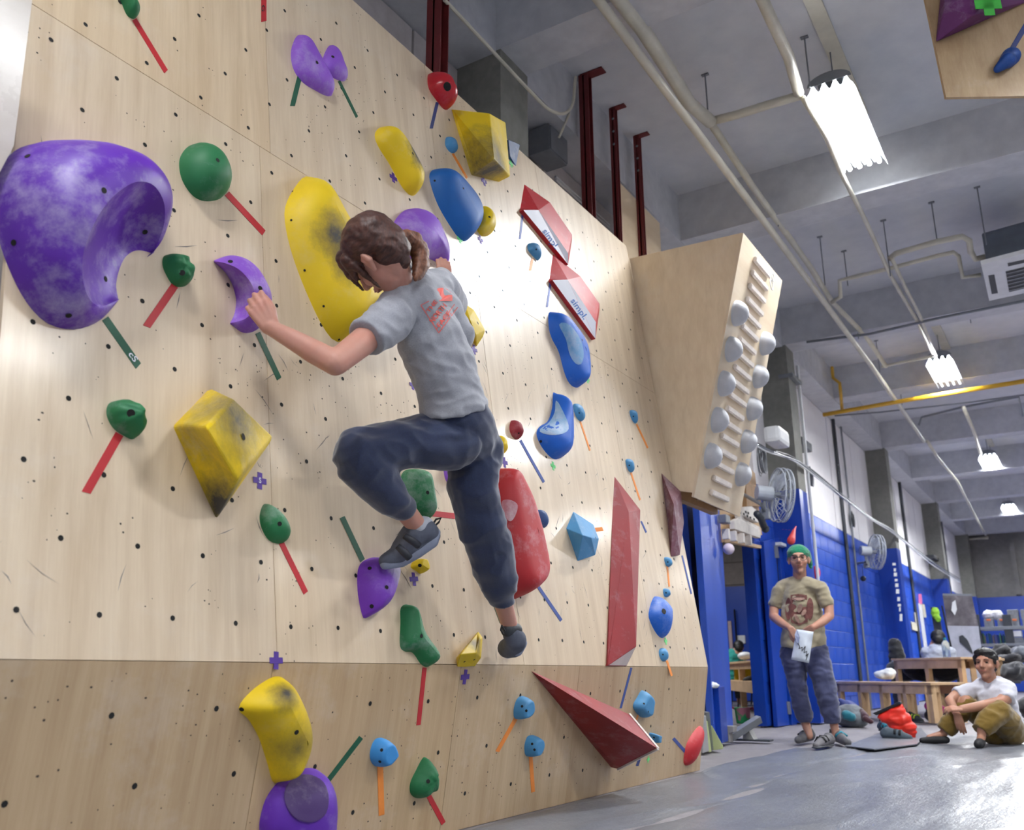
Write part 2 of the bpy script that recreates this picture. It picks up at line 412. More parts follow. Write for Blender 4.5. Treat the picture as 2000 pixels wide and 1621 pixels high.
o = H.build('bolt_hole', M['hole'], wall); o['kind'] = 'stuff'; o.matrix_local = wall_k
# screw marks
S = MB(); Sk = MB()
for i in range(1500):
    c = (random.uniform(U0+.03, U1-.03), random.uniform(.02, vtop-.05))
    if noise.noise(Vector((c[0]*2.1, c[1]*1.3, 4))) < random.uniform(-.3, .45): continue
    for j in range(random.choice((1, 1, 2, 3))):
        disc(S, c[0]+random.gauss(0, .03), c[1]+random.gauss(0, .03), random.uniform(.0014, .0036), .0005, 5, random.uniform(.6, 1.4))
for i in range(330):
    disc(Sk, random.uniform(U0+.03, U1-.03), random.uniform(kl+.03, -.02), random.uniform(.0014, .0038), .0005, 5, random.uniform(.6, 1.5))
sm_ = plain('screw_mark', (.06, .045, .035, 1), .8)
S.build('screw_mark', sm_, wall)['kind'] = 'stuff'
o = Sk.build('screw_mark', sm_, wall); o['kind'] = 'stuff'; o.matrix_local = wall_k
# rubber scuffs
SF = MB()
for i in range(120):
    u, v, a = random.uniform(U0, U1), random.uniform(.02, 1.6)**1.0, random.uniform(.3, 2.6)
    L = random.uniform(.015, .06); w = random.uniform(.0008, .0022)
    d = Vector((math.cos(a), math.sin(a), 0)); nrm = Vector((-d.y, d.x, 0))
    c = Vector((u, v, .0007)); m = c+nrm*random.uniform(-.006, .006)
    SF.add([c-d*L, m+nrm*w, c+d*L, m-nrm*w], [(0, 3, 2, 1)])
SF.build('rubber_scuff', plain('scuff', (.22, .19, .17, 1), .7), wall)['kind'] = 'stuff'
# ---------------------------------------------------------------- holds and tapes
PUR = srgb(98, 38, 176); PUL = srgb(142, 84, 205); GRN = srgb(26, 118, 68); YEL = srgb(240, 205, 12)
BLU = srgb(0, 96, 176); BL2 = srgb(8, 98, 205); LBL = srgb(74, 148, 200); RED = srgb(190, 28, 40); DRD = srgb(140, 30, 36)
GRY = srgb(58, 55, 52)
TOPM = {}
def basepx(P, H, fr, k=.35):
    """silhouette pixels -> base outline, allowing for the height of the flank that faces the camera"""
    cx = sum(p[0] for p in P)/len(P); cy = sum(p[1] for p in P)/len(P)
    q = FRM[fr][0] @ uv(cx, cy, 0, fr); N = FRM[fr][0].to_3x3().col[2]
    def pr(X): d = X-CP; z = d.dot(cf); return Vector((1000+F*d.dot(cr)/z, 810.5-F*d.dot(cu)/z))
    dv = (pr(q+N*.05)-pr(q)).normalized(); out = []
    for p in P:
        r = Vector((p[0]-cx, p[1]-cy)); w = max(0, r.normalized().dot(dv)) if r.length > 0 else 0
        a = uv(p[0], p[1], H*k*w, fr); a.z = 0; out.append(a)
    return out
def surf_put(o, pts, rad, fr, mat, name, parent):
    """small dark bolt cups lying on the surface of a hold"""
    bvh = BVHTree.FromPolygons([v.co for v in o.data.vertices], [tuple(p.vertices) for p in o.data.polygons])
    for (px, py) in pts:
        c0 = FRM[fr][0].inverted() @ CP; q = uv(px, py, 0, fr)
        off = Vector(o['_c']); A = c0-off; B = q-off; d = (B-A).normalized()
        hit = bvh.ray_cast(A, d)
        if hit[0] is None: continue
        p, n = hit[0], hit[1]; n = n if n.dot(d) < 0 else -n
        t1 = n.orthogonal().normalized(); t2 = n.cross(t1); mb = MB()
        def ring(r, k, h): return [p+n*h+t1*math.cos(6.283*i/k)*r+t2*math.sin(6.283*i/k)*r for i in range(k)]
        mb.add([v-p for v in ring(rad, 12, .0012)], [tuple(range(12))])
        ob = mb.build(name, mat, parent); ob.location = p
def finish(o, label, cat, fr, c, group=None):
    o['_c'] = tuple(c)
    o.matrix_world = FRM[fr][0] @ Matrix.Translation(c)
    return tag(o, label, cat, group)
def ringmesh(name, base, spine, H, prof, lump, c, subd=(0, .05, .12, .22, .35, .5, .66, .82, 1)):
    n = len(base); V = []; Fs = []
    L_ = [0.0]
    for i in range(len(spine)-1): L_.append(L_[-1]+(spine[i+1]-spine[i]).length)
    def par(p):
        best = (1e9, 0)
        for i in range(len(spine)-1):
            a = spine[i]; d = spine[i+1]-a; t = min(1, max(0, (p-a).dot(d)/max(d.dot(d), 1e-9))); q = a+d*t
            best = min(best, ((q-p).length, L_[i]+(L_[i+1]-L_[i])*t))
        return best[1]
    def at_(s):
        for i in range(len(spine)-1):
            if s <= L_[i+1] or i == len(spine)-2: return spine[i].lerp(spine[i+1], min(1, max(0, (s-L_[i])/max(L_[i+1]-L_[i], 1e-9))))
        return spine[0]
    PS = [par(p) for p in base]
    for _ in range(14): PS = [(PS[i-1]+2*PS[i]+PS[(i+1) % n])/4 for i in range(n)]
    TG = [at_(s) for s in PS]
    for t in subd:
        if prof == 'dome': h = H*(1-(1-t)**2.3)**.62
        elif prof == 'flat': h = H*min(1, (t/.35))**.6
        elif prof == 'cone': h = H*(.12+.88*t) if t > 0 else 0
        else: h = H*t
        for p, g_ in zip(base, TG):
            q = p.lerp(g_, t**1.15 if prof != 'dome' else t)
            hh = h
            if lump and t > 0: hh += lump*noise.noise(Vector((q.x*28, q.y*28, 3.1)))*min(1, t*4) + lump*.5*noise.noise(Vector((q.x*60, q.y*60, 8)))*min(1, t*4)
            V.append(Vector((q.x, q.y, hh))-c)
    m = len(subd)
    for r in range(m-1):
        for i in range(n): Fs.append((r*n+i, r*n+(i+1) % n, (r+1)*n+(i+1) % n, (r+1)*n+i))
    me = mesh(name, V, Fs, True)
    bm = bmesh.new(); bm.from_mesh(me); bmesh.ops.remove_doubles(bm, verts=bm.verts, dist=.0006); bmesh.ops.recalc_face_normals(bm, faces=bm.faces)
    if len(spine) > 1:
        for _ in range(5): bmesh.ops.smooth_vert(bm, verts=[v for v in bm.verts if not v.is_boundary], factor=.5, use_axis_x=True, use_axis_y=True, use_axis_z=True)
    for f in bm.faces: f.smooth = True
    bm.to_mesh(me); bm.free(); return me
def hold(label, colr, P, H, prof='dome', spine=None, fr='main', lump=0, bolts=(), cat='climbing hold', chalk=.5, spots=(), name='climbing_hold', k=.35, rough=.55, n=56, group=None, br=.008):
    b = catmull(basepx(P, H, fr, k), n)
    c = sum(b, Vector())/len(b); c.z = 0
    sp = [uv(*p, 0, fr) for p in spine] if spine else [c.copy()]
    sp2 = []
    for s in sp: s = s.copy(); s.z = 0; sp2.append(s)
    me = ringmesh(name, b, sp2, H, prof, lump, c)
    S_ = [((uv(x, y, 0, fr)-c).x, (uv(x, y, 0, fr)-c).y, H*.8, r, sc, st) for (x, y, r, sc, st) in spots]
    o = link(name, me, hold_mat('hold_'+label.split(' ')[0]+'_resin', colr, chalk, rough, S_))
    finish(o, label, cat, fr, c, group)
    if bolts: surf_put(o, bolts, br, fr, M['hole'], 'bolt_hole', o)
    return o
def facet(label, mats, verts, faces, fm=None, fr='main', name='climbing_volume', bevel=.006, bolts=(), cat='climbing volume', base=None, group=None, br=.009):
    """verts (px,py,h); open boundary is dropped to the wall"""
    Q = [uv(x, y, h, fr) for (x, y, h) in verts]
    c = sum(Q, Vector())/len(Q); c.z = 0; n = len(Q)
    V = [q-c for q in Q]; Fs = [tuple(f) for f in faces]; MI = list(fm) if fm else [0]*len(faces)
    ed = {}
    for f in faces:
        for i in range(len(f)):
            a, b = f[i], f[(i+1) % len(f)]; ed[(a, b)] = 1
    low = {}
    for (a, b) in list(ed):
        if (b, a) not in ed:
            for x in (a, b):
                if x not in low:
                    if V[x].z < .002: low[x] = x
                    else: low[x] = len(V); V.append(Vector((V[x].x, V[x].y, 0)))
            f = [b, a] + ([low[a]] if low[a] != a else []) + ([low[b]] if low[b] != b else [])
            if len(f) > 2: Fs.append(tuple(f)); MI.append(len(mats)-1 if len(mats) > 1 and fm and 9 in fm else 0)
    MI = [0 if m == 9 else m for m in MI]
    me = mesh(name, V, Fs)
    for m_ in mats: me.materials.append(m_)
    if len(me.polygons) == len(MI): me.polygons.foreach_set('material_index', MI)
    bm = bmesh.new(); bm.from_mesh(me); bmesh.ops.recalc_face_normals(bm, faces=bm.faces)
    if bevel: bmesh.ops.bevel(bm, geom=[e for e in bm.edges if len(e.link_faces) == 2], offset=bevel, segments=3, affect='EDGES', profile=.5, clamp_overlap=True)
    bm.to_mesh(me); bm.free()
    o = link(name, me); finish(o, label, cat, fr, c, group)
    if bolts: surf_put(o, bolts, br, fr, M['hole'], 'bolt_hole', o)
    return o
def loft(label, mat, outer, ridge, hs, inner, fr='main', n=40, bolts=(), cat='climbing hold', bulge=.25, inner_mat=None):
    A = catmull(basepx(outer, max(hs), fr, .25), n, False); Bc = catmull([uv(x, y, h, fr) for (x, y), h in zip(ridge, hs)], n, False); D = catmull([uv(x, y, 0, fr) for x, y in inner], n, False)
    c = sum(A, Vector())/n; c.z = 0; V = []; Fs = []
    T1 = (0, .06, .14, .26, .42, .6, .8, 1); T2 = (.2, .45, .7, .88, 1)
    for t in T1:
        for i in range(n):
            p = A[i].lerp(Bc[i], t); p.z = Bc[i].z*((1-(1-t)**2.2)**.7)+bulge*Bc[i].z*math.sin(math.pi*t)*.6; V.append(p-c)
    for t in T2:
        for i in range(n):
            p = Bc[i].lerp(D[i], t); p.z = Bc[i].z*(1-t)**1.6 if t < 1 else 0; V.append(p-c)
    R = len(T1)+len(T2)
    Fs = [(r*n+i, r*n+i+1, (r+1)*n+i+1, (r+1)*n+i) for r in range(R-1) for i in range(n-1)]
    me = mesh('climbing_hold', V, Fs, True)
    bm = bmesh.new(); bm.from_mesh(me); bmesh.ops.remove_doubles(bm, verts=bm.verts, dist=.0006); bmesh.ops.recalc_face_normals(bm, faces=bm.faces)
    me.materials.append(mat)
    for f in bm.faces: f.smooth = True
    for e_ in bm.edges:
        if len(e_.link_faces) == 2 and e_.link_faces[0].normal.angle(e_.link_faces[1].normal, 0) > .7: e_.smooth = False
    bm.to_mesh(me); bm.free()
    if sum(p.normal.z for p in me.polygons) < 0: me.flip_normals()
    o = link('climbing_hold', me); finish(o, label, cat, fr, c)
    if bolts: surf_put(o, bolts, .009, fr, M['hole'], 'bolt_hole', o)
    return o
TAPEC = {'red': srgb(186, 34, 42), 'green': srgb(14, 84, 58), 'blue': srgb(52, 78, 150), 'orange': srgb(236, 140, 56), 'purple': srgb(84, 52, 150), 'neon': srgb(110, 220, 130), 'navy': srgb(24, 44, 110)}
TM = {k: plain(k+'_tape', v, .55, .07, 20) for k, v in TAPEC.items()}
TM['white'] = plain('white_ink', srgb(225, 225, 235), .6)
def tape(col, p, q, w, label, fr='main', jag=0.12):
    p, q = Vector(p), Vector(q); d = (q-p).normalized(); s = Vector((-d.y, d.x))*w/2
    c4 = [p+s, q+s+d*w*jag, q-s-d*w*jag, p-s]
    Q = [uv(v.x, v.y, 0, fr) for v in c4]; c = sum(Q, Vector())/4
    mb = MB(); L = [x-c for x in Q]
    top = [Vector((x.x, x.y, .0016)) for x in L]; bot = [Vector((x.x, x.y, .0001)) for x in L]
    mb.add(top+bot, [(0, 1, 2, 3), (7, 6, 5, 4), (0, 4, 5, 1), (1, 5, 6, 2), (2, 6, 7, 3), (3, 7, 4, 0)])
    o = mb.build('tape_strip', TM[col]); c.z = 0; return finish(o, label, 'tape', fr, c)
def text_mesh(body, mat, name='lettering', bold=.012):
    cu_ = bpy.data.curves.new(name, 'FONT'); cu_.body = body; cu_.align_x = 'CENTER'; cu_.align_y = 'CENTER'; cu_.offset = bold; cu_.extrude = 0; cu_.resolution_u = 3
    ob = bpy.data.objects.new('t', cu_); COL.objects.link(ob); dg = bpy.context.evaluated_depsgraph_get()
    me = bpy.data.meshes.new_from_object(ob.evaluated_get(dg)); bpy.data.objects.remove(ob); bpy.data.curves.remove(cu_)
    me.materials.clear(); me.materials.append(mat); me.name = name; return me
def put_text(body, p_left, p_right, hpx, fr, h, mat, parent, c, bold=.012):
    """lettering whose baseline runs p_left -> p_right (pixels) on the plane at height h of a frame"""
    me = text_mesh(body, mat, bold=bold); xs = [v.co.x for v in me.vertices]; ys = [v.co.y for v in me.vertices]
    w = max(xs)-min(xs); x0 = min(xs); y0 = min(ys); hh = max(ys)-min(ys)
    a, b = Vector(p_left), Vector(p_right); d = (b-a); up = Vector((d.y, -d.x)).normalized()*hpx
    for v in me.vertices:
        q = a+d*((v.co.x-x0)/w)+up*((v.co.y-y0)/hh); v.co = uv(q.x, q.y, h, fr)-c
    return link('lettering', me, None, parent)
def cross(col, x, y, s, label, fr='main', letter=None, rot=0.0):
    mb = MB(); c = uv(x, y, 0, fr); s_ = s/ppm(FRM[fr][0] @ c)*1.0; w = s_*.36
    R = Matrix.Rotation(rot+random.uniform(-.12, .12), 4, 'Z')
    mb.box((-w, -s_, .0001), (w, s_, .0015), R).box((-s_, -w*.95, .0002), (s_, w*.95, .0022), R @ Matrix.Rotation(.08, 4, 'Z'))
    o = mb.build('tape_cross', TM[col]); finish(o, label, 'tape', fr, c)
    if letter:
        me = text_mesh(letter, TM['white'], bold=.03); me.transform(Matrix.Diagonal((w*2.2, w*2.6, 1, 1))); l = link('lettering', me, None, o); l.location.z = .0026
    return o
# --- large purple crescent volume
mp = hold_mat('purple_hold_resin', PUR, .75, .45)
loft('huge deep purple crescent hold with a chalky scoop, far left of the slab', mp,
     [(300,495),(322,470),(329,430),(328,385),(312,350),(275,318),(225,295),(165,280),(100,277),(45,286),(12,310),(-8,345),(-14,400),(-2,470),(24,540),(55,595),(90,630),(130,643),(165,640),(200,622),(232,585)],
     [(300,494),(320,440),(320,395),(300,362),(268,355),(235,372),(205,402),(180,445),(163,495),(162,545),(176,585),(200,598),(232,584)], [.01,.10,.16,.2,.22,.22,.21,.2,.17,.14,.1,.05,.006],
     [(298,495),(275,489),(258,492),(243,505),(232,530),(227,558),(231,583)], n=64, bolts=[(54,305),(27,474),(203,372),(134,616),(283,453),(206,545)], bulge=.2)
hold('round green dome hold right of the huge purple crescent', GRN, [(385,279),(412,283),(436,303),(448,335),(446,366),(430,388),(400,393),(375,381),(355,350),(350,315),(362,291)], .10, bolts=[(425,313)], chalk=.35)
hold('ridged green hold with a fingered edge above the short red tape', GRN, [(322,499),(345,498),(362,512),(373,535),(370,552),(357,560),(338,557),(322,532),(317,512)], .07, lump=.016, bolts=[(356,533)], chalk=.3, br=.010)
loft('pale purple crescent hold gripped by the climber\'s left hand', hold_mat('purple_crescent_resin', PUL, .8),
     [(417,509),(445,500),(475,507),(503,530),(520,560),(526,590),(518,625),(500,645),(475,650),(449,632)],
     [(418,510),(440,514),(465,525),(485,545),(497,570),(496,600),(480,622),(451,631)], [.006,.05,.08,.095,.1,.08,.045,.006],
     [(418,512),(438,530),(453,555),(461,585),(458,612),(450,630)], n=48, bolts=[(450,511),(508,563)])
hold('lumpy green hold above the long red tape at the far left', GRN, [(213,788),(240,781),(262,788),(275,805),(281,825),(272,848),(258,858),(240,850),(220,835),(208,810)], .08, lump=.014, bolts=[(256,807)], chalk=.4, br=.012)
my = hold_mat('yellow_volume_resin', YEL, .55, .5, [(0, .05, .15, .22, GRY, .35), (.02, -.22, .06, .16, GRY, .5)])
facet('large yellow faceted volume below the purple crescent', [my], [(416,757,.02),(457,777,.15),(536,853,.05),(423,1014,.0),(346,829,.02),(402,834,.22),(466,936,.17)],
      [(4,5,1,0),(5,6,2,1),(4,3,6,5),(6,3,2)], bevel=.012, bolts=[(475,853)], br=.012)
hold('big yellow kidney-shaped hold beside the climber\'s head', YEL, [(600,343),(622,350),(645,385),(682,435),(722,480),(756,540),(750,600),(708,640),(664,668),(635,645),(600,575),(570,495),(556,430),(560,395),(580,360)], .13,
     spine=[(610,420),(650,500),(680,590)], bolts=[(571,374),(569,430),(595,528),(632,598),(662,663)], chalk=.2, spots=[(618,480,.15,GRY,.45),(640,535,.13,GRY,.4)], br=.005)
hold('larger purple wing hold of the pair near the top of the slab', PUL, [(586,67),(603,76),(622,105),(636,140),(650,180),(640,188),(618,178),(590,160),(573,135),(568,105),(574,80)], .06, spine=[(590,100),(625,155)], bolts=[(619,122)], chalk=.6)
hold('smaller purple wing hold of the pair near the top of the slab', PUL, [(648,87),(661,98),(672,128),(677,152),(669,159),(650,152),(634,140),(630,118),(637,98)], .05, bolts=[(650,111)], chalk=.6)
hold('dark green hold cut off by the top edge of the photo', GRN, [(228,-15),(250,-15),(262,10),(268,30),(260,37),(248,30),(238,8)], .05, chalk=.3)
hold('glossy red hold with a deep pocket near the top edge of the slab', RED, [(836,146),(855,142),(874,156),(881,182),(877,210),(868,214),(852,196),(837,172)], .12, bolts=[(873,168),(874,170)], rough=.25, chalk=.1, br=.022, k=.6)
facet('big yellow wedge volume at the top edge of the slab', [hold_mat('yellow_wedge_resin', YEL, .3, .5, [(.0, -.15, .1, .3, GRY, .45)])],
      [(881,212,.0),(956,220,.16),(988,238,.10),(997,345,.08),(926,339,.02),(965,310,.2),(905,335,.0)], [(0,1,5,4),(1,2,3,5),(4,5,3)][:3], bevel=.01)
hold('yellow banana-shaped hold left of the big blue hold', YEL, [(745,248),(765,256),(790,275),(812,310),(821,345),(815,375),(803,382),(785,365),(760,320),(738,285),(732,262)], .09, spine=[(755,275),(795,345)], chalk=.3, spots=[(795,315,.14,GRY,.6)], bolts=[(806,300)])
hold('big smooth blue shield-shaped hold high on the slab', BLU, [(848,331),(870,332),(905,350),(934,378),(942,405),(934,440),(914,468),(899,468),(878,440),(855,400),(841,360),(839,340)], .10, spine=[(865,360),(905,430)], chalk=.0, bolts=[(849,353),(905,368)], br=.006)
hold('small pale blue hold below the red pocket hold', LBL, [(871,269),(882,269),(892,282),(890,297),(880,298),(870,285)], .04, lump=.004, chalk=.2)
facet('dark blue volume peeking out behind the yellow wedge volume', [hold_mat('navy_volume_resin', srgb(20, 66, 120), .4)], [(993,272,.05),(1016,282,.04),(1008,325,.0),(996,305,.02)], [(0,3,2,1)], bevel=.004)
hold('small round yellow hold tucked under the blue shield hold', YEL, [(944,402),(959,414),(963,438),(956,458),(941,461),(931,445),(936,415)], .07, chalk=.4, bolts=[(956,424)])
hold('big purple hold behind the ponytail, held by the right hand', PUL, [(790,411),(820,409),(845,425),(862,455),(873,490),(873,514),(866,522),(842,507),(800,505),(772,475),(767,440)], .10, chalk=.5, k=.2)
rw = hold_mat('red_plate', srgb(190, 26, 38), .25, .4); wh = hold_mat('white_plate', srgb(215, 216, 226), .1, .5)
INKB = plain('blue_ink', srgb(22, 92, 170), .6)
for i, (vv, lab, ta, tb) in enumerate((
    ([(1024,360,.0),(1074,395,.03),(1117,458,.03),(1110,495,.055),(1052,410,.055),(1016,407,.0),(1022,410,.03),(1110,517,.03),(1117,470,.0)], 'upper red and white lettered volume', (1056,454), (1081,490)),
    ([(1080,496,.0),(1134,540,.03),(1171,593,.03),(1164,629,.055),(1109,546,.055),(1073,545,.0),(1079,547,.03),(1163,662,.03),(1171,606,.0)], 'lower red and white lettered volume', (1111,590), (1137,627)))):
    o = facet(lab, [rw, wh], vv, [(5,6,4),(5,4,0),(0,4,1),(4,2,1),(4,3,2),(6,7,4),(7,3,4),(2,3,8),(3,7,8)], [0,0,0,0,0,1,1,0,0], bevel=.0008)
    me = text_mesh('simpl.', INKB, bold=.02); xs = [v.co.x for v in me.vertices]; ys = [v.co.y for v in me.vertices]; x0, w, y0, hh = min(xs), max(xs)-min(xs), min(ys), max(ys)-min(ys)
    bvh = BVHTree.FromPolygons([v.co for v in o.data.vertices], [tuple(p.vertices) for p in o.data.polygons]); Fi = FM.inverted(); c0 = Vector(o['_c'])
    a_, b_ = Vector(ta), Vector(tb); d_ = b_-a_; up_ = Vector((d_.y, -d_.x)).normalized()*15
    for v in me.vertices:
        p_ = a_+d_*((v.co.x-x0)/w)+up_*((v.co.y-y0)/hh); A_ = Fi @ CP - c0; dr = (uv(p_.x, p_.y)-c0-A_).normalized(); h_ = bvh.ray_cast(A_, dr)
        v.co = (h_[0] if h_[0] else A_+dr)-dr*.004
    link('lettering', me, None, o)
hold('small pale blue hold below the upper lettered volume', LBL, [(1031,477),(1042,475),(1052,485),(1053,500),(1050,509),(1040,500),(1031,488)], .05, chalk=.3, bolts=[(1047,487)], br=.006)
facet('yellow faceted hold right of the climber\'s back', [hold_mat('yellow_facet_resin', YEL, .45, .5)], [(907,592,.02),(926,605,.03),(948,645,.04),(944,657,.03),(931,677,.0),(918,660,.0),(898,618,.0),(917,622,.09),(930,655,.07)], [(0,6,7),(0,7,1),(1,7,2),(7,8,2),(2,8,3),(8,4,3),(6,5,8,7),(5,4,8)], bevel=.005, bolts=[(933,631)], cat='climbing hold', name='climbing_hold')
b1 = hold('big blue hooked hold with a chalky scoop, right of the slab centre', BL2, [(1072,611),(1085,614),(1108,628),(1136,653),(1146,682),(1146,712),(1139,744),(1128,757),(1113,750),(1102,727),(1091,687),(1078,662),(1072,640)], .10, spine=[(1090,640),(1118,690),(1125,735)], chalk=.2, bolts=[(1137,664)])
b2 = hold('big blue teardrop hold with a chalky scoop', BL2, [(1084,765),(1095,785),(1108,810),(1114,840),(1108,880),(1097,893),(1080,896),(1060,876),(1048,850),(1053,834),(1070,822),(1081,795)], .10, spine=[(1090,800),(1085,865)], chalk=.2, bolts=[(1056,862)])
def scoop(o, P, fr, colr, raise_=.004, chalk=1.0):
    """a shallow dish on a hold, a patch that follows the hold's surface"""
    bvh = BVHTree.FromPolygons([v.co for v in o.data.vertices], [tuple(p.vertices) for p in o.data.polygons])
    c0 = FRM[fr][0].inverted() @ CP; off = Vector(o['_c']); n = 32; b = catmull([Vector((x, y, 0)) for x, y in P], n); cc = sum(b, Vector())/n
    V = []; T = (1, .93, .8, .6, .35, 0)
    for t in T:
        for p in b:
            x = cc.lerp(p, t); A = c0-off; B = uv(x.x, x.y, 0, fr)-off; d = (B-A).normalized(); h = bvh.ray_cast(A, d)
            q = h[0] if h[0] else B
            V.append(q-d*(raise_ if t > .9 else raise_*.4))
    Fs = [(r*n+i, r*n+(i+1) % n, (r+1)*n+(i+1) % n, (r+1)*n+i) for r in range(len(T)-1) for i in range(n)]
    me = mesh('chalk_shade_scoop', V, Fs, True); s = link('chalk_shade_scoop', me, hold_mat('scoop_resin', colr, chalk, .6), o); return s
scoop(b1, [(1092,634),(1106,631),(1122,644),(1136,668),(1140,695),(1134,712),(1122,708),(1112,690),(1105,662)], 'main', srgb(110, 165, 215))
scoop(b2, [(1086,782),(1098,800),(1110,828),(1108,842),(1090,849),(1066,848),(1053,840),(1071,826),(1083,806)], 'main', srgb(130, 175, 215))
SB = [('small pale blue hold with two bolt holes, third from the top right', [(1119,791),(1130,790),(1140,805),(1141,818),(1133,823),(1124,812)]),
      ('small blue hold on the yellowish sheet left of the hanging box', [(1230,802),(1239,802),(1243,814),(1242,827),(1236,823),(1231,812)]),
      ('small blue hold above the tall red blade volume', [(1222,898),(1230,897),(1236,908),(1235,922),(1228,920),(1223,908)]),
      ('tiny blue hold left of the white-tipped blade, above the pocketed hold', [(1297,1090),(1304,1089),(1310,1098),(1309,1106),(1301,1105)]),
      ('tiny blue hold just above the blue pocketed hold', [(1295,1151),(1302,1150),(1306,1158),(1304,1166),(1297,1164)]),
      ('small blue hold below the blue pocketed hold', [(1288,1268),(1297,1266),(1303,1278),(1301,1290),(1292,1290),(1287,1278)])]
for lab, P in SB: hold(lab, LBL, P, .035, lump=.003, chalk=.2, bolts=[(sum(p[0] for p in P)/len(P), sum(p[1] for p in P)/len(P))], br=.005, n=28)
hold('round dark red knob right of the climber\'s hips', srgb(150, 28, 44), [(998,822),(1008,823),(1016,835),(1017,850),(1010,859),(1000,852),(995,838)], .05, bolts=[(1013,846)], br=.005, chalk=.3)
rb_ = hold('big red hold with a round dish behind the climber\'s straight leg', srgb(178, 28, 36), [(969,914),(987,940),(1006,965),(1022,989),(1041,1058),(1046,1100),(1042,1137),(1005,1170),(975,1140),(955,1050),(950,950)], .14, spine=[(975,960),(1005,1050),(1010,1120)], chalk=.45, prof='flat', n=64)
scoop(rb_, [(980,980),(995,976),(1011,986),(1006,1008),(996,1018),(984,1005)], 'main', srgb(190, 120, 130))
facet('pale blue faceted volume right of the climber\'s knee', [hold_mat('paleblue_volume_resin', LBL, .35)], [(1120,999,.0),(1159,1024,.04),(1170,1052,.05),(1163,1084,.03),(1128,1096,.0),(1106,1032,.0),(1138,1045,.10),(1155,1050,.10)], [(0,5,6),(0,6,7,1),(1,7,2),(7,3,2),(6,4,3,7),(5,4,6)], bevel=.004, bolts=[(1163,1050)], br=.006)
hold('tiny slate blue hold between the red hold and the pale volume', srgb(52, 84, 140), [(1049,998),(1058,997),(1068,1010),(1068,1024),(1062,1031),(1053,1018)], .035, chalk=.6, n=28)
rd = hold_mat('darkred_volume', srgb(146, 24, 30), .3, .5); wv = hold_mat('white_trim', srgb(225, 215, 210), .1, .5)
facet('tall dark red blade volume with a white lower tip', [rd, wv], [(1200,930,0),(1251,996,.05),(1243,1262,.08),(1187,1300,.015),(1224,1301,.0),(1184,1297,.0),(1228,1000,.06)], [(0,5,3,6),(0,6,1),(6,3,2,1),(3,4,2)], [0,0,0,1], bevel=.003)
facet('grey and red blade volume at the right edge of the slab', [hold_mat('smoky_red_volume', srgb(120, 70, 82), .7, .5)], [(1292,924,0),(1330,960,.05),(1336,1020,.05),(1328,1084,.03),(1310,1087,.0),(1305,1030,.0),(1316,985,.09)], [(0,6,1),(1,6,2),(6,3,2),(6,4,3),(0,5,6),(5,4,6)], bevel=.003)
facet('long dark red wedge volume jutting from the kick board', [rd, wv], [(1037,1310,.0),(1229,1395,.0),(1285,1462,.34),(1207,1502,.04),(1240,1400,.0)], [(0,2,1),(0,3,2)], fr='kick', bevel=.004)
wd = bpy.data.objects[-1] if False else [o for o in COL.objects if o.get('label') == 'long dark red wedge volume jutting from the kick board'][0]
cw = Vector(wd['_c']); pts = [uv(1229,1395,.0,'kick')-cw, uv(1285,1462,.34,'kick')-cw, uv(1207,1502,.04,'kick')-cw, uv(1207,1500,.0,'kick')-cw]
mbw = MB()
for a, b in zip(pts, pts[1:2]+pts[2:3]): mbw.tube([a, b], .009, 4)
mbw.build('white_edge', wv, wd)
hold('small red fin hold at the bottom right corner of the slab', RED, [(1366,1418),(1371,1422),(1369,1440),(1360,1468),(1346,1492),(1337,1494),(1335,1482),(1340,1455),(1352,1432)], .06, fr='kick', chalk=.3, n=36)
bp = hold('bright blue pocketed hold near the right edge of the slab', BL2, [(1277,1166),(1292,1170),(1308,1185),(1310,1200),(1306,1222),(1296,1245),(1284,1240),(1270,1215),(1267,1195)], .08, chalk=.4, bolts=[(1296,1195),(1297,1193)], br=.016, n=40)
KB = [('pale blue faceted hold beside the tip of the red wedge', [(1254,1348),(1268,1362),(1270,1378),(1262,1400),(1248,1398),(1236,1380),(1244,1362)]),
      ('blue hold left of the red wedge on the kick board', [(1016,1360),(1026,1362),(1034,1384),(1024,1398),(1006,1404),(1003,1388),(1008,1368)]),
      ('blue hold above the long orange tape on the kick board', [(1036,1436),(1046,1438),(1053,1456),(1040,1474),(1027,1476),(1024,1458),(1029,1440)]),
      ('sky blue hold with three bolts, lower centre of the kick board', [(739,1441),(752,1444),(768,1468),(766,1478),(738,1497),(724,1486),(723,1466),(730,1447)]),
      ('tiny blue hold behind the wedge\'s white tip', [(1268,1432),(1276,1433),(1281,1443),(1277,1450),(1270,1448)])]
for lab, P in KB: hold(lab, LBL if 'sky' not in lab else srgb(60, 152, 225), P, .06, prof='flat', fr='kick', chalk=.15, bolts=[(sum(p[0] for p in P)/len(P)+3, sum(p[1] for p in P)/len(P)-1), (P[len(P)//2][0]+4, P[len(P)//2][1]-10)], br=.006, n=36)
hold('dark green teardrop hold under the yellow volume', GRN, [(514,986),(525,987),(548,1002),(563,1022),(567,1042),(560,1056),(545,1062),(525,1055),(511,1032),(507,1008)], .05, bolts=[(546,1023)], chalk=.4)
hold('long green hold below the purple foothold', GRN, [(789,1181),(798,1183),(812,1205),(832,1240),(848,1268),(850,1290),(838,1302),(822,1297),(806,1275),(790,1272),(781,1260),(782,1215),(782,1190)], .06, spine=[(795,1200),(800,1245),(835,1285)], bolts=[(823,1242)], chalk=.45)
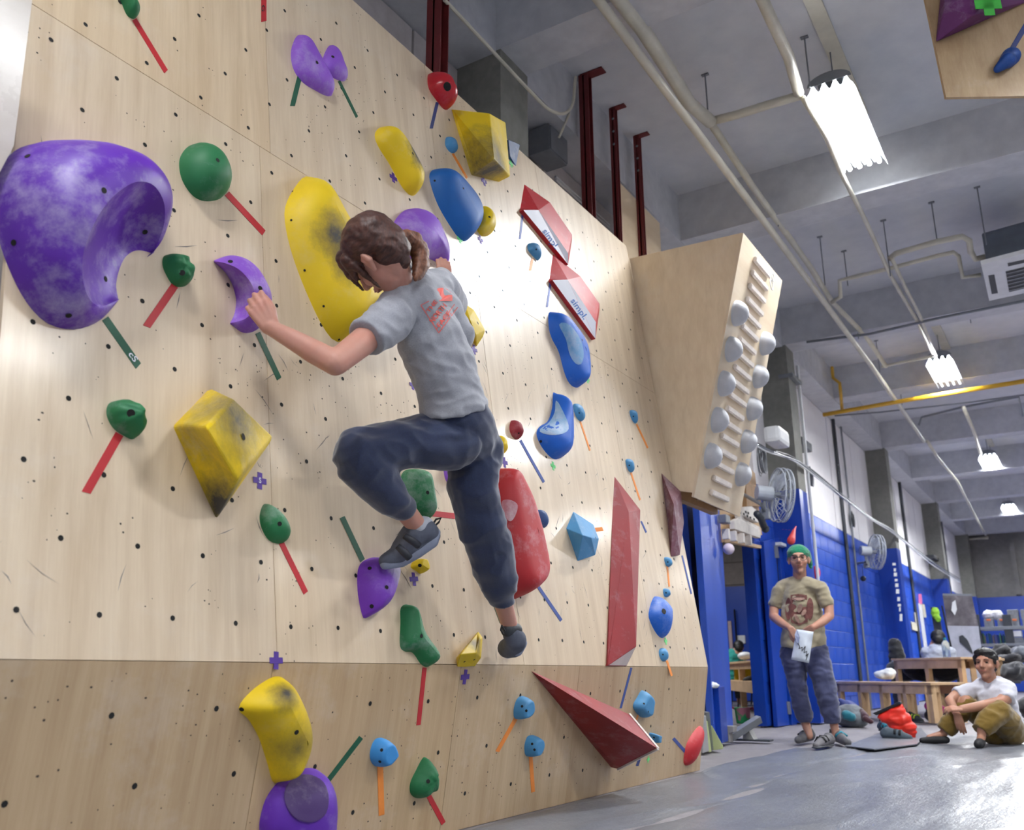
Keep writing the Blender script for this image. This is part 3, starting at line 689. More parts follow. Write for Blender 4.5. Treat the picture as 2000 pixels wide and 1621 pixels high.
hold('rough green hold near the bottom centre of the kick board', GRN, [(827,1479),(836,1486),(842,1502),(855,1525),(850,1545),(834,1552),(815,1559),(802,1550),(801,1530),(812,1505)], .07, fr='kick', lump=.012, bolts=[(836,1526)], chalk=.2)
hold('tall dark green hold behind the climber\'s bent knee', GRN, [(800,916),(825,920),(836,940),(841,975),(838,1005),(826,1022),(805,1015),(790,990),(783,950),(785,925)], .09, spine=[(810,945),(818,990)], chalk=.6, bolts=[(835,962)])
hold('purple foothold under the climber\'s left shoe', srgb(122, 52, 190), [(722,1090),(740,1088),(765,1095),(781,1110),(780,1130),(765,1165),(742,1190),(715,1207),(707,1200),(699,1160),(698,1120),(705,1100)], .09, spine=[(735,1120),(725,1165)], bolts=[(755,1147),(722,1110),(726,1184)], chalk=.3, spots=[(748,1118,.09,srgb(170,160,190),.8)])
hold('small yellow hold under the arch of the left shoe', YEL, [(808,1095),(820,1093),(829,1106),(824,1120),(812,1115),(802,1107)], .05, prof='flat', bolts=[(820,1104)], chalk=.1, n=32)
facet('smudged yellow hold above the kick board seam', [hold_mat('smudged_yellow_resin', YEL, .2, .5, [(.0, .04, .05, .08, GRY, .35)])], [(934,1233,.0),(943,1245,.02),(940,1285,.03),(928,1301,.0),(893,1302,.0),(891,1285,.0),(899,1278,.06),(930,1276,.07),(936,1248,.05)], [(0,6,7,8),(0,8,1),(8,7,2,1),(7,3,2),(6,4,3,7),(5,4,6),(0,5,6)], bevel=.004, bolts=[(907,1292),(926,1288)], cat='climbing hold', name='climbing_hold', br=.005)
hold('big yellow curved hold straddling the purple bowl at the bottom', YEL, [(537,1321),(560,1330),(582,1362),(600,1395),(606,1430),(600,1465),(575,1500),(548,1528),(535,1526),(522,1490),(505,1440),(485,1405),(467,1388),(472,1370),(500,1342)], .10, fr='kick', spine=[(525,1370),(560,1440),(550,1490)], bolts=[(579,1430),(472,1385)], chalk=.15, spots=[(545,1450,.13,GRY,.3),(525,1345,.08,GRY,.4)])
pb = hold('purple hold with a round bowl, cut off by the bottom edge', PUR, [(570,1508),(610,1500),(640,1520),(655,1560),(657,1610),(650,1660),(600,1690),(545,1680),(508,1630),(515,1570),(540,1530)], .12, fr='kick', chalk=.3, prof='dome')
scoop(pb, [(600,1512),(630,1525),(642,1555),(636,1590),(610,1606),(580,1600),(560,1575),(556,1545),(572,1520)], 'kick', srgb(66, 38, 100), .008, .35)  # darker patch: the bowl's shade put into its colour
hold('sliver of purple hold behind the climber\'s thigh', PUL, [(867,910),(880,905),(885,930),(882,948),(874,944),(868,930)], .05, chalk=.2, n=28)
hold('yellow hold mostly hidden behind the climber\'s seat', YEL, [(970,852),(982,855),(986,870),(984,885),(974,888),(964,875)], .05, chalk=.2, n=28)
hold('purple foothold chip under the climber\'s right toe', PUL, [(984,1268),(994,1266),(1000,1274),(994,1283),(986,1281)], .06, chalk=.2, n=24)
# --- tapes
T = [('green',(205,622),(270,715),14,'long dark green tape strip with chalked letters below the huge purple hold','main'),
 ('green',(503,650),(545,740),10,'dark green tape strip below the gripped crescent','main'),
 ('green',(668,1010),(708,1095),10,'dark green tape strip leading up-left from the purple foothold','main'),
 ('green',(585,150),(571,207),9,'short green tape strip under the larger purple wing','main'),
 ('green',(662,158),(697,229),5,'thin green tape strip under the smaller purple wing','main'),
 ('green',(705,1440),(640,1525),9,'dark green tape strip rising from the purple bowl hold','kick'),
 ('green',(966,1183),(978,1216),5,'short green tape strip beside the climber\'s bare ankle','main'),
 ('red',(262,38),(324,140),9,'long red tape strip under the top left green hold','main'),
 ('red',(515,-8),(515,42),10,'red tape strip running off the top edge','main'),
 ('red',(443,378),(515,455),11,'red tape strip under the round green dome','main'),
 ('red',(341,558),(286,638),15,'pale red tape strip under the ridged green hold','main'),
 ('red',(233,848),(168,962),17,'long red tape strip under the lumpy green hold','main'),
 ('red',(549,1060),(597,1158),10,'red tape strip under the green teardrop','main'),
 ('red',(829,1304),(817,1416),8,'long red tape strip crossing onto the kick board','kick'),
 ('red',(836,1552),(866,1608),10,'red tape strip at the bottom below the rough green hold','kick'),
 ('red',(843,1003),(888,1008),11,'short faded red tape strip between the climber\'s legs','main'),
 ('navy',(854,200),(842,251),6,'dark blue tape strip under the glossy red hold','main'),
 ('blue',(1021,415),(1015,467),4,'blue tape strip under the upper lettered volume','main'),
 ('blue',(1075,550),(1068,600),4,'blue tape strip under the lower lettered volume','main'),
 ('blue',(1016,860),(1062,942),5,'long blue tape strip under the dark red knob','main'),
 ('blue',(1045,1137),(1096,1212),6,'long blue tape strip below the big red hold','main'),
 ('blue',(1252,1018),(1262,1040),3,'tiny blue tape strip beside the tall blade','main'),
 ('blue',(1332,1085),(1350,1160),3,'thin blue tape strip below the grey and red blade','main'),
 ('blue',(1233,1304),(1212,1383),4,'blue tape strip between the blade tip and the wedge','kick'),
 ('blue',(1315,1442),(1338,1468),6,'blue tape strip beside the red fin hold','kick'),
 ('navy',(1250,1478),(1244,1496),5,'short navy tape strip below the wedge tip','kick'),
 ('orange',(884,300),(912,348),4,'orange tape strip running behind the blue shield hold','main'),
 ('orange',(1040,505),(1035,529),5,'faded orange tape strip under the small pale blue hold','main'),
 ('orange',(1133,823),(1152,880),3,'thin orange tape strip right of the blue teardrop','main'),
 ('orange',(1243,828),(1265,875),3,'thin orange tape strip nearest the hanging box','main'),
 ('orange',(1232,923),(1250,977),3,'thin orange tape strip above the tall red blade','main'),
 ('orange',(1160,1035),(1177,1033),8,'orange tape tab behind the pale blue volume','main'),
 ('orange',(1303,1106),(1307,1146),3,'thin orange tape strip linking two tiny blue holds','main'),
 ('orange',(1302,1290),(1312,1320),4,'curved orange tape strip near the right kink of the slab','main'),
 ('orange',(1009,1400),(971,1468),7,'slanted orange tape strip on the kick board','kick'),
 ('orange',(1036,1475),(1041,1547),7,'upright orange tape strip on the kick board','kick'),
 ('orange',(742,1492),(745,1592),11,'wide orange tape strip under the sky blue hold','kick'),
 ('orange',(1246,1396),(1243,1406),3,'tiny orange tape strip beside the wedge ridge','kick')]
for (c_, a, b, w, lab, fr) in T: 
    o = tape(c_, a, b, w, lab, fr)
    if 'chalked letters' in lab: put_text('cS', (250,692), (262,708), 11, 'main', .003, TM['white'], o, Vector(o['_c']))
    if 'running off the top' in lab: put_text('G', (511,10), (511,22), 7, 'main', .003, M['ink'], o, Vector(o['_c']))
X = [('purple',768,347,11,'purple tape cross left of the yellow banana hold','main',None),('purple',945,354,10,'small purple tape cross with a white mark under the yellow wedge','main','S'),
 ('purple',507,939,17,'purple tape cross with a white S beside the yellow volume','main','S'),('purple',808,1131,13,'purple tape cross under the small yellow hold','main',None),
 ('purple',985,903,11,'pale purple tape cross right of the climber\'s hips','main',None),('purple',539,1290,17,'purple tape cross on the kick board seam','main',None),
 ('purple',908,1322,14,'purple tape cross under the smudged yellow hold','kick',None),('purple',938,468,9,'pale purple tape cross under the round yellow hold','main','S'),
 ('purple',926,683,10,'purple tape cross under the yellow faceted hold','main',None),('purple',806,752,10,'purple tape cross half hidden behind the grey shirt','main',None),
 ('neon',898,467,9,'pale green tape cross below the blue shield hold','main',None),('neon',1147,741,8,'pale green tape cross beside the blue hooked hold','main',None),
 ('neon',1080,910,9,'pale green tape cross under the blue teardrop hold','main',None),('neon',1058,1046,9,'green tape cross under the tiny slate blue hold','main',None),
 ('neon',1300,1252,7,'green tape cross under the blue pocketed hold','main',None),('neon',998,320,8,'pale green tape cross under the dark blue volume','main',None),
 ('neon',1266,1483,6,'green tape cross at the foot of the kick board','kick',None)]
for (c_, x, y, s, lab, fr, L) in X: cross(c_, x, y, s, lab, fr, L)
# ---------------------------------------------------------------- soft bodies: tapered limbs fused into one surface
def _cap(bm, p1, r1, p2, r2, flat=None, seg=18):
    p1, p2 = Vector(p1), Vector(p2); t = p2-p1; L = t.length
    t = t.normalized() if L > 1e-6 else Vector((0, 0, 1)); a = t.orthogonal().normalized(); b = t.cross(a)
    rings = []
    for k in (80, 55, 28, 0): rings.append((p1-t*r1*math.sin(math.radians(k)), r1*math.cos(math.radians(k))))
    for k in (0, 28, 55, 80): rings.append((p2+t*r2*math.sin(math.radians(k)), r2*math.cos(math.radians(k))))
    vs_ = []
    for c, r in rings:
        rg = []
        for j in range(seg):
            o = (a*math.cos(6.28319*j/seg)+b*math.sin(6.28319*j/seg))*r
            if flat: n = flat[0]; o = o-n*o.dot(n)*(1-flat[1])
            rg.append(bm.verts.new(c+o))
        vs_.append(rg)
    for i in range(len(vs_)-1):
        for j in range(seg): bm.faces.new((vs_[i][j], vs_[i][(j+1) % seg], vs_[i+1][(j+1) % seg], vs_[i+1][j]))
    bm.faces.new(list(reversed(vs_[0]))); bm.faces.new(vs_[-1])
def _ell(bm, c, r, R=None):
    res = bmesh.ops.create_uvsphere(bm, u_segments=24, v_segments=16, radius=1)
    D = Matrix.Diagonal((*r, 1)); Mx = Matrix.Translation(Vector(c)) @ (R.to_4x4() if R else Matrix()) @ D
    for v in res['verts']: v.co = Mx @ v.co
def blob(name, prims, vox, mat, parent=None, smooth=3, wr=0, wrs=9, cut=None, seed=0):
    """prims: ('c',p1,r1,p2,r2[,flat]) or ('e',centre,radii[,rot]); fused by a voxel remesh, wr = cloth folds"""
    bm = bmesh.new()
    for p in prims:
        if p[0] == 'c': (globals()['_capf'](bm, *p[2:]) if p[1] == 'F' else _cap(bm, *p[1:]))
        else: _ell(bm, *p[1:])
    me = bpy.data.meshes.new(name); bm.to_mesh(me); bm.free()
    ob = bpy.data.objects.new(name, me); COL.objects.link(ob)
    m = ob.modifiers.new('r', 'REMESH'); m.mode = 'VOXEL'; m.voxel_size = vox
    if smooth: s = ob.modifiers.new('s', 'SMOOTH'); s.iterations = smooth; s.factor = .5
    dg = bpy.context.evaluated_depsgraph_get(); me2 = bpy.data.meshes.new_from_object(ob.evaluated_get(dg)); bpy.data.objects.remove(ob); bpy.data.meshes.remove(me)
    me2.name = name
    if cut:   # list of (point, normal): drop everything on the normal's side
        bm = bmesh.new(); bm.from_mesh(me2)
        for P, N in cut:
            g = bm.verts[:]+bm.edges[:]+bm.faces[:]
            bmesh.ops.bisect_plane(bm, geom=g, plane_co=Vector(P), plane_no=Vector(N), clear_outer=True)
        bm.to_mesh(me2); bm.free()
    if wr:
        k = len(me2.vertices); co = np.empty(k*3); me2.vertices.foreach_get('co', co); co = co.reshape(-1, 3); no = np.array([tuple(v.normal) for v in me2.vertices])
        d = np.array([noise.noise(Vector((c[0]*wrs+seed, c[1]*wrs, c[2]*wrs*1.6)))+.5*(1-2*abs(noise.noise(Vector((c[0]*wrs*1.3, c[1]*wrs*1.3+seed, c[2]*wrs*2.2))))) for c in co])
        co += no*d[:, None]*wr; me2.vertices.foreach_set('co', co.ravel())
    me2.polygons.foreach_set('use_smooth', [True]*len(me2.polygons)); me2.materials.clear(); me2.update()
    return link(name, me2, mat, parent)
def fabric(name, c, rough=.85, fuzz=.15, var=.1, sheen=.3, scale=60):
    t = NT(name); a = tuple(x*(1-var) for x in c[:3])+(1,); b = tuple(min(1, x*(1+var)) for x in c[:3])+(1,)
    col = t.ramp(t.noise(scale*3, 3, .7), [(.3, a), (.7, b)])
    col = t.mix(t.ramp(t.noise(4, 5), [(.5, BLK), (.8, (.25,)*3+(1,))]), col, tuple(min(1, x*1.3) for x in c[:3])+(1,))
    t.bump(t.noise(scale*6, 2), fuzz, .002); t.b.inputs['Sheen Weight'].default_value = sheen; return t.done(col, rough)
# ---------------------------------------------------------------- steel posts and ply behind the slab
for i, (x, y, w, z1, lab) in enumerate(((-2.95, 3.87, .055, CZ, 'thick dark red steel post nearest the camera above the slab'), (-2.97, 5.98, .045, CZ, 'dark red steel post behind the hanging cable'),
                         (-2.97, 6.53, .03, CZ, 'dark red slotted post in front of the rear ply sheet'), (-2.97, 7.05, .03, CZ, 'farthest dark red slotted post behind the slab top'))):
    o = thing('steel_post', lab, 'post', (x, y, 3.0), group='red steel posts holding up the slab')
    m = MB().box((-w, -w*.8, 0), (w, -w*.8+.008, z1-3)).box((-w, w*.8-.008, 0), (w, w*.8, z1-3)).box((-.006, -w*.8, 0), (.006, w*.8, z1-3))
    m.build('post_beam', M['redsteel'], o)
    MB().box((-w*.6, -w, z1-3-.012), (w*4, w, z1-3-.002)).build('top_plate', M['redsteel'], o)
    if i > 1:
        mm = MB()
        for k in range(3): mm.tube([(w*.2, -w*.85, z1-3-.12-.13*k), (w*.2, -w*.81, z1-3-.12-.13*k)], .012, 8)
        mm.build('bolt', M['steel'], o)
a = on_axis(1200, 350, 0, -3.0); b = on_axis(1288, 432, 0, -3.0)
tag(centre(MB().box((-3.02, a.y+.05, 3.0), (-3.0, b.y, (a.z+b.z)/2)).build('rear_ply_sheet', M['ply_box'])), 'plain plywood sheet standing behind the upper end of the slab', 'plywood sheet')
# cable over the column, junction box
c = [on_axis(*p, 0, -2.9) for p in ((868, 0), (895, 28), (990, 130), (1035, 178), (1070, 212), (1100, 222), (1118, 205), (1122, 170), (1124, 150))]
tag(MB().tube(catmull(c, 40, False), .013, 8).build('cable', M['offwhite']), 'thick pale cable sagging past the near concrete column', 'cable')
c = [on_axis(*p, 0, -3.05) for p in ((1112, 222), (1100, 250), (1092, 268))]
tag(MB().tube(c, .010, 8).build('cable', M['offwhite']), 'short pale cable dropping into the grey junction box', 'cable')
a = on_axis(1071, 275, 0, -3.15); b = on_axis(1110, 330, 0, -3.15)
j = thing('junction_box', 'grey metal junction box on the wall above the slab edge', 'junction box', (-3.15, (a.y+b.y)/2, b.z+.02))
MB().box((-.2, -.15, 0), (.0, .15, .24)).build('box_body', M['grey'], j, bevel=.006); MB().box((0, -.14, .01), (.012, .14, .23)).build('box_lid', M['grey'], j, bevel=.003)
for dz in (0, .06): tag(MB().tube([on_axis(1085, 345+dz*100, 0, -3.39), on_axis(1190, 440+dz*100, 0, -3.39)], .012, 8).build('conduit_pipe', M['white']), ('upper' if dz == 0 else 'lower')+' thin conduit running along the wall behind the slab edge', 'conduit')
# ---------------------------------------------------------------- hanging training box
A = on_axis(1230, 505, 1, 6.15); B = on_axis(1447, 455, 1, 6.15); Cc = on_axis(1352, 962, 1, 6.15); D = on_axis(1300, 955, 1, 6.15); DEP = 1.02
box = thing('training_box', 'wedge-shaped plywood training box hung beyond the end of the slab', 'training box', (B.x, 6.15, Cc.z)); OB = box.location
def bx(p): return Vector(p)-OB
MB().prism([bx(p) for p in (A, B, Cc, D)], (0, .018, 0)).build('side_panel', M['ply_box'], box)
MB().prism([bx(p)+Vector((0, DEP-.02, 0)) for p in (A, B, Cc, D)], (0, .018, 0)).build('side_panel', M['ply_box'], box)
dn = (Cc-B).normalized(); nb = Vector((0, 1, 0)).cross(dn).normalized(); nb = nb if nb.x > 0 else -nb
MB().prism([bx(B), bx(B)+Vector((0, DEP, 0)), bx(Cc)+Vector((0, DEP, 0))+dn*.03, bx(Cc)+dn*.03], nb*.02).build('front_board', M['ply_board'], box)
mb = MB()
for dy in (.04, .5, .93): mb.box((D.x-OB.x+.0, dy, .04), (Cc.x-OB.x-.02, dy+.05, .16))
mb.box((D.x-OB.x-.02, .02, 0), (D.x-OB.x+.04, 1.0, .12)).build('frame_timber', M['pine_dark'], box)
Bv = Matrix(((0, -dn.x, nb.x, 0), (1, -dn.y, nb.y, 0), (0, -dn.z, nb.z, 0), (0, 0, 0, 1)))   # x along hall, y up the board, z out
def onboard(px, py, h=.02):
    P = on_plane(px, py, B+nb*h, nb); return P
rg0 = MB().box((-.19, -.021, 0), (.19, .021, .03)); 
rm = mesh('rung', rg0.V, rg0.F); bm = bmesh.new(); bm.from_mesh(rm); bmesh.ops.recalc_face_normals(bm, faces=bm.faces); bmesh.ops.bevel(bm, geom=bm.edges[:], offset=.006, segments=2, affect='EDGES'); bm.to_mesh(rm); bm.free(); rm.materials.append(plain('chalked_wood', srgb(222, 212, 204), .6, .1, 20))
r0 = onboard(1485, 523); r1 = onboard(1402, 968)
for i in range(18):
    o = link('rung', rm, None, box); o.matrix_local = Matrix.Translation(r0.lerp(r1, i/17)-OB) @ Bv
dm = bmesh.new(); bmesh.ops.create_uvsphere(dm, u_segments=24, v_segments=14, radius=.098)
bmesh.ops.bisect_plane(dm, geom=dm.verts[:]+dm.edges[:]+dm.faces[:], plane_co=(0, 0, 0), plane_no=(0, 0, -1), clear_outer=True)
for f in dm.faces: f.smooth = True
dome = bpy.data.meshes.new('dome_grip'); dm.to_mesh(dome); dm.free(); dome.materials.append(hold_mat('grey_dome_resin', srgb(196, 198, 204), .5, .5))
for p in ((1437,612),(1425,682),(1411,749),(1398,820),(1385,890),(1491,671),(1478,735),(1466,798),(1455,862),(1444,926)):
    o = link('dome_grip', dome, None, box); o.matrix_local = Matrix.Translation(onboard(*p, .02)-OB) @ Bv
    MB().box((.06, -.008, .07), (.075, .008, .078)).build('bolt_hole', M['hole'], o)
q = onboard(1507, 556, .05); cl = MB()
cl.tube([q+Vector((0, .035*math.cos(a), .045*math.sin(a))) for a in [i*.45 for i in range(15)]], .005, 8)
tag(cl.tube([q+Vector((.01, .02+.03*math.cos(a), .07+.035*math.sin(a))) for a in [i*.5 for i in range(13)]], .004, 8).build('rope_ring', M['white']), 'little white rope ring knotted at the top corner of the training box', 'rope')
# ---------------------------------------------------------------- overhanging ply in the top right corner
a = on_axis(1848, 190, 2, 3.6); b = on_axis(2080, 186, 2, 3.6); d = on_axis(1795, -60, 2, 4.45); e = d+(b-a)
n3 = (b-a).cross(d-a).normalized(); n3 = n3 if n3.dot(CP-a) > 0 else -n3
ov = thing('overhang_panel', 'plywood overhang panel cut off by the top right corner', 'climbing panel', a)
MB().prism([p-a for p in (a, b, e, d)], -n3*.02).build('plywood_face', M['ply_kick'], ov)
ctr = (a+b+e+d)/4
MB().prism([ctr+(p-ctr)*.78-a-n3*.021 for p in (a, b, e, d)], -n3*.09).build('rear_framing', M['pine_dark'], ov)
def ovp(px, py, h): return on_plane(px, py, a+n3*h, n3)
pvm = hold_mat('plum_volume_resin', srgb(104, 36, 104), .4)
V = [ovp(1827, 83, .01), ovp(1845, 12, .12), ovp(1840, -40, .02), ovp(2020, -60, .02), ovp(2010, 2, .01), ovp(1900, 30, .16), ovp(1960, -30, .2)]
o = MB().add(V, [(0, 5, 1), (0, 4, 5), (5, 4, 6), (4, 3, 6), (1, 5, 6), (1, 6, 2), (2, 6, 3), (0, 1, 2), (0, 2, 3, 4)]).build('climbing_volume', pvm, bevel=.006)
tag(centre(o), 'plum coloured volume on the overhang panel at the top right', 'climbing volume')
x0 = ovp(1968, 120, .0); 
o = blob('climbing_hold', [('c', ovp(1948, 135, .03), .022, ovp(1968, 118, .05), .042), ('c', ovp(1968, 118, .03), .045, ovp(1975, 110, .03), .05)], .008, hold_mat('deep_blue_resin', srgb(10, 70, 150), .2))
tag(centre(o), 'deep blue hold with one bolt on the overhang panel', 'climbing hold')
o = MB().prism([ovp(1966, 104, .003), ovp(1976, 106, .003), ovp(2012, 46, .003), ovp(2002, 42, .003)], -n3*.002).build('tape_strip', TM['navy']); tag(centre(o), 'navy tape strip above the deep blue hold on the overhang', 'tape')
mb = MB(); q = ovp(1930, 8, .19); t1 = (b-a).normalized(); t2 = n3.cross(t1)
for s_, c_ in ((.028, .07), (.07, .028)): mb.prism([q+t1*s_*i+t2*c_*j for i, j in ((-1, -1), (1, -1), (1, 1), (-1, 1))], -n3*.004)
tag(centre(mb.build('tape_cross', plain('bright_green_tape', srgb(60, 190, 60), .5))), 'bright green tape cross on the plum volume at the top right', 'tape')
# ---------------------------------------------------------------- ceiling services
def rod(x, y, z0): 
    return MB().tube([(x, y, z0), (x, y, CZ)], .007, 6).box((x-.03, y-.015, CZ-.012), (x+.03, y+.015, CZ-.001))
def zpx(pts, z): return [on_axis(*p, 2, z) for p in pts]
PZ = 4.92
def pipe(lab, pts, z, r, mat='offwhite', name='ceiling_pipe'):
    P = zpx(pts, z) if not isinstance(z, (list, tuple)) else [on_axis(*p, 2, zz) for p, zz in zip(pts, z)]
    o = MB().tube(P, r, 12).build(name, M[mat], smooth=True); tag(o, lab, 'pipe'); return o, P
o1, _ = pipe('long cream pipe running down the hall nearest the left wall', [(1150,-25),(1309,189),(1379,282),(1483,420),(1600,577),(1700,712),(1805,862)], 4.80, .034)
o2, _ = pipe('fat capped cream pipe lying beside the long cream pipe', [(1180,-40),(1225,18),(1258,62),(1305,135),(1345,200),(1388,238)], 5.0, .055)
o3, _ = pipe('thinner cream pipe alongside the long cream pipe', [(1388,240),(1470,365),(1535,455),(1585,525),(1625,590),(1690,655),(1730,715)], 5.0, .032)
o4, _ = pipe('cream cross pipe linking the two ceiling pipes', [(1385,238),(1440,224),(1500,205),(1568,185)], 5.02, .036)
o5, _ = pipe('rust-spotted cream pipe right of the first lamp', [(1478,-25),(1512,50),(1540,110),(1560,182)], 5.02, .042)
o6, _ = pipe('slim cream pipe continuing behind the first lamp', [(1568,190),(1615,270),(1640,332),(1690,430),(1740,540),(1790,625),(1822,690)], 4.98, .022)
o7, _ = pipe('slim cream pipe beside the second lamp\'s feed', [(1742,505),(1765,555),(1798,620),(1815,665),(1828,695)], 4.95, .020)
pipe('grey drain pipe stepping down left of the cooling unit', [(1625,590),(1642,580),(1640,548),(1660,543),(1735,525),(1830,500),(1862,493),(1872,500),(1880,542),(1916,537)], [4.9,4.9,5.05,5.05,5.05,5.05,5.05,5.05,4.85,4.85], .024)
pipe('curved grey hose feeding the cooling unit', [(1738,505),(1750,495),(1830,472),(1880,462),(1893,470),(1896,492),(1905,506),(1932,500)], [5.05,5.05,5.05,5.05,5.0,4.95,4.92,4.92], .032)
pipe('cream cross pipe before the second lamp', [(1722,716),(1760,708),(1822,696)], 5.0, .022)
pipe('yellow gas pipe crossing the hall below a beam', [(1608,810),(1780,780),(2040,738)], 4.75, .035, 'yellowpipe')
pipe('yellow riser pipe in the corner above the gas pipe', [(1625,718),(1627,738),(1640,748),(1645,800)], [5.3,5.25,5.1,4.8], .026, 'yellowpipe')
pipe('thin grey pipe running under the yellow gas pipe', [(1630,812),(1720,805),(1900,785),(2040,766)], 4.9, .014, 'grey')
pipe('thin dark pipe along the third ceiling beam', [(1575,668),(1700,652),(1840,620),(2040,580)], 4.93, .018, 'grey')
pipe('far cream pipe beyond the yellow gas pipe', [(1811,862),(1830,892),(1870,940),(1895,990),(1925,1045)], 4.7, .03)
pipe('second far cream pipe right of the first far pipe', [(1882,796),(1905,850),(1915,885)], 4.8, .03)
pipe('bent grey pipe near the third lamp', [(1795,830),(1800,815),(1880,795),(1990,775),(1997,812)], [4.8,4.95,4.95,4.95,4.8], .02, 'grey')
HR = [('rod holding the fat cream pipe', (1377,145), 5.02), ('rod holding the cream pipes left of the first lamp', (1511,345), 4.95), ('rod over the bend of the grey drain pipe', (1601,462), 4.9), ('rod beside the first lamp\'s left corner', (1571,72), 5.05),
      ('rod holding the slim cream pipe mid-ceiling', (1725,430), 4.83), ('rod over the curved grey hose', (1819,395), 5.06), ('rod dropping to the cooling unit', (1908,365), 4.85), ('short rod over the grey drain pipe', (1648,490), 5.06),
      ('rod near the third beam on the cream pipe', (1667,578), 4.9), ('rod over the cream cross pipe before the second lamp', (1711,665), 5.0), ('rod left of the yellow gas pipe', (1753,722), 4.9), ('rod behind the slim pipe at the third beam', (1790,550), 4.95), ('rod dropping from the third beam on the right', (1884,552), 4.95)]
for lab, p, z in HR:
    P = on_axis(*p, 2, CZ); tag(rod(P.x, P.y, z).build('hanger_rod', M['grey']), 'thin steel '+lab, 'hanger rod', 'steel hanger rods under the ceiling')
# ---------------------------------------------------------------- tube lamps
def lamp(x, y, lab, rods=True):
    t_ = thing('tube_lamp', lab, 'lamp', (x, y, LIGHT_Z), group='tube lamps hung in a row from the ceiling')
    h = MB(); W2, L2 = .17, .66
    # corrugated reflector: ridges between the tubes
    n = 4; prof = []
    for i in range(n*8+1):
        u = i/(n*8); prof.append((-W2+2*W2*u, .035*(math.cos(2*math.pi*u*n))*-1+.055))
    prof = [(-W2-.02, -.035)]+prof+[(W2+.02, -.035)]
    V = []; k = len(prof)
    for yy in (-L2, L2): V += [(a_, yy, b_) for a_, b_ in prof]
    h.add(V, [(i, i+1, k+i+1, k+i) for i in range(k-1)]); h.build('reflector', M['lamp_white'], t_)
    MB().box((-.1, -L2, .1), (.1, L2, .15)).build('housing', M['lamp_white'], t_, bevel=.01)
    for sy in (-1, 1): MB().prism([Vector((W2*1.0*math.cos(a_), sy*(L2+.001), .08+.09*math.sin(a_))) for a_ in [i*math.pi/10 for i in range(11)]], (0, .006*sy, 0)).build('end_cap', M['grey'], t_)
    for i in range(n):
        xx = -W2+2*W2*(i+.5)/n
        MB().tube([(xx, -L2+.03, .0), (xx, L2-.03, .0)], .019, 12).build('tube', M['tube'], t_, smooth=True)
    mm = MB()
    for sy in (-.45, .45): mm.tube([(0, sy, .15), (0, sy, CZ-LIGHT_Z)], .006, 6)
    mm.build('suspension_rod', M['grey'], t_)
    MB().box((-.03, -1.3, CZ-LIGHT_Z-.03), (.09, .6, CZ-LIGHT_Z-.002)).build('ceiling_tray', M['offwhite'], t_)
    return t_
lamp(*LAMPS[0], 'bright four-tube lamp nearest the camera, top right')
lamp(*LAMPS[1], 'second four-tube lamp above the yellow gas pipe')
lamp(*LAMPS[2], 'third four-tube lamp, right of the far pipes')
lamp(*LAMPS[3], 'farthest four-tube lamp, before the end wall')
for i, (x, y) in enumerate(LAMPS[4:]): lamp(x, y, ['four-tube lamp above the left end of the slab', 'four-tube lamp in the middle row outside the picture', 'four-tube lamp right of the camera', 'four-tube lamp behind the camera', 'four-tube lamp in the far right row', 'four-tube lamp near the right wall', 'four-tube lamp at the right wall, half way down', 'four-tube lamp at the far right end'][i])
# ---------------------------------------------------------------- ceiling cooling unit
a = on_axis(1916, 520, 2, 4.75)
ac = thing('cooling_unit', 'white ceiling cassette cooling unit cut off by the right edge', 'air conditioner', (a.x, a.y, 4.75))
P = [on_axis(*p, 2, 4.75)-ac.location for p in ((1916,517),(2060,480),(2080,556),(1932,588))]
MB().prism(P, (0, 0, .05)).build('face_panel', M['white'], ac, bevel=.008)
cen = sum(P, Vector())/4
MB().prism([cen+(p-cen)*.86+Vector((.0, 0, .05)) for p in P], (0, 0, .34)).build('cabinet', plain('unit_casing', srgb(92, 100, 112), .5), ac, bevel=.02)
G = [on_axis(*p, 2, 4.75)-ac.location+Vector((0, 0, -.004)) for p in ((1964,530),(2055,508),(2062,548),(1971,570))]
MB().prism(G, (0, 0, .003)).build('grille', M['darkgrey'], ac)
mb = MB()
for k in range(6):
    u = (k+.5)/6; mb.prism([G[0].lerp(G[3], u-.02)+Vector((0, 0, -.006)), G[1].lerp(G[2], u-.02)+Vector((0, 0, -.006)), G[1].lerp(G[2], u+.02)+Vector((0, 0, -.006)), G[0].lerp(G[3], u+.02)+Vector((0, 0, -.006))], (0, 0, .004))
mb.build('grille_slat', M['grey'], ac)
G = [on_axis(*p, 2, 4.75)-ac.location+Vector((0, 0, -.003)) for p in ((1930,538),(1942,536),(1949,572),(1937,574))]
MB().prism(G, (0, 0, .002)).build('air_slot', M['darkgrey'], ac)
G = [on_axis(*p, 2, 4.75)-ac.location+Vector((0, 0, -.003)) for p in ((1968,514),(2050,496),(2050,502),(1969,520))]
MB().prism(G, (0, 0, .002)).build('air_slot', M['darkgrey'], ac)
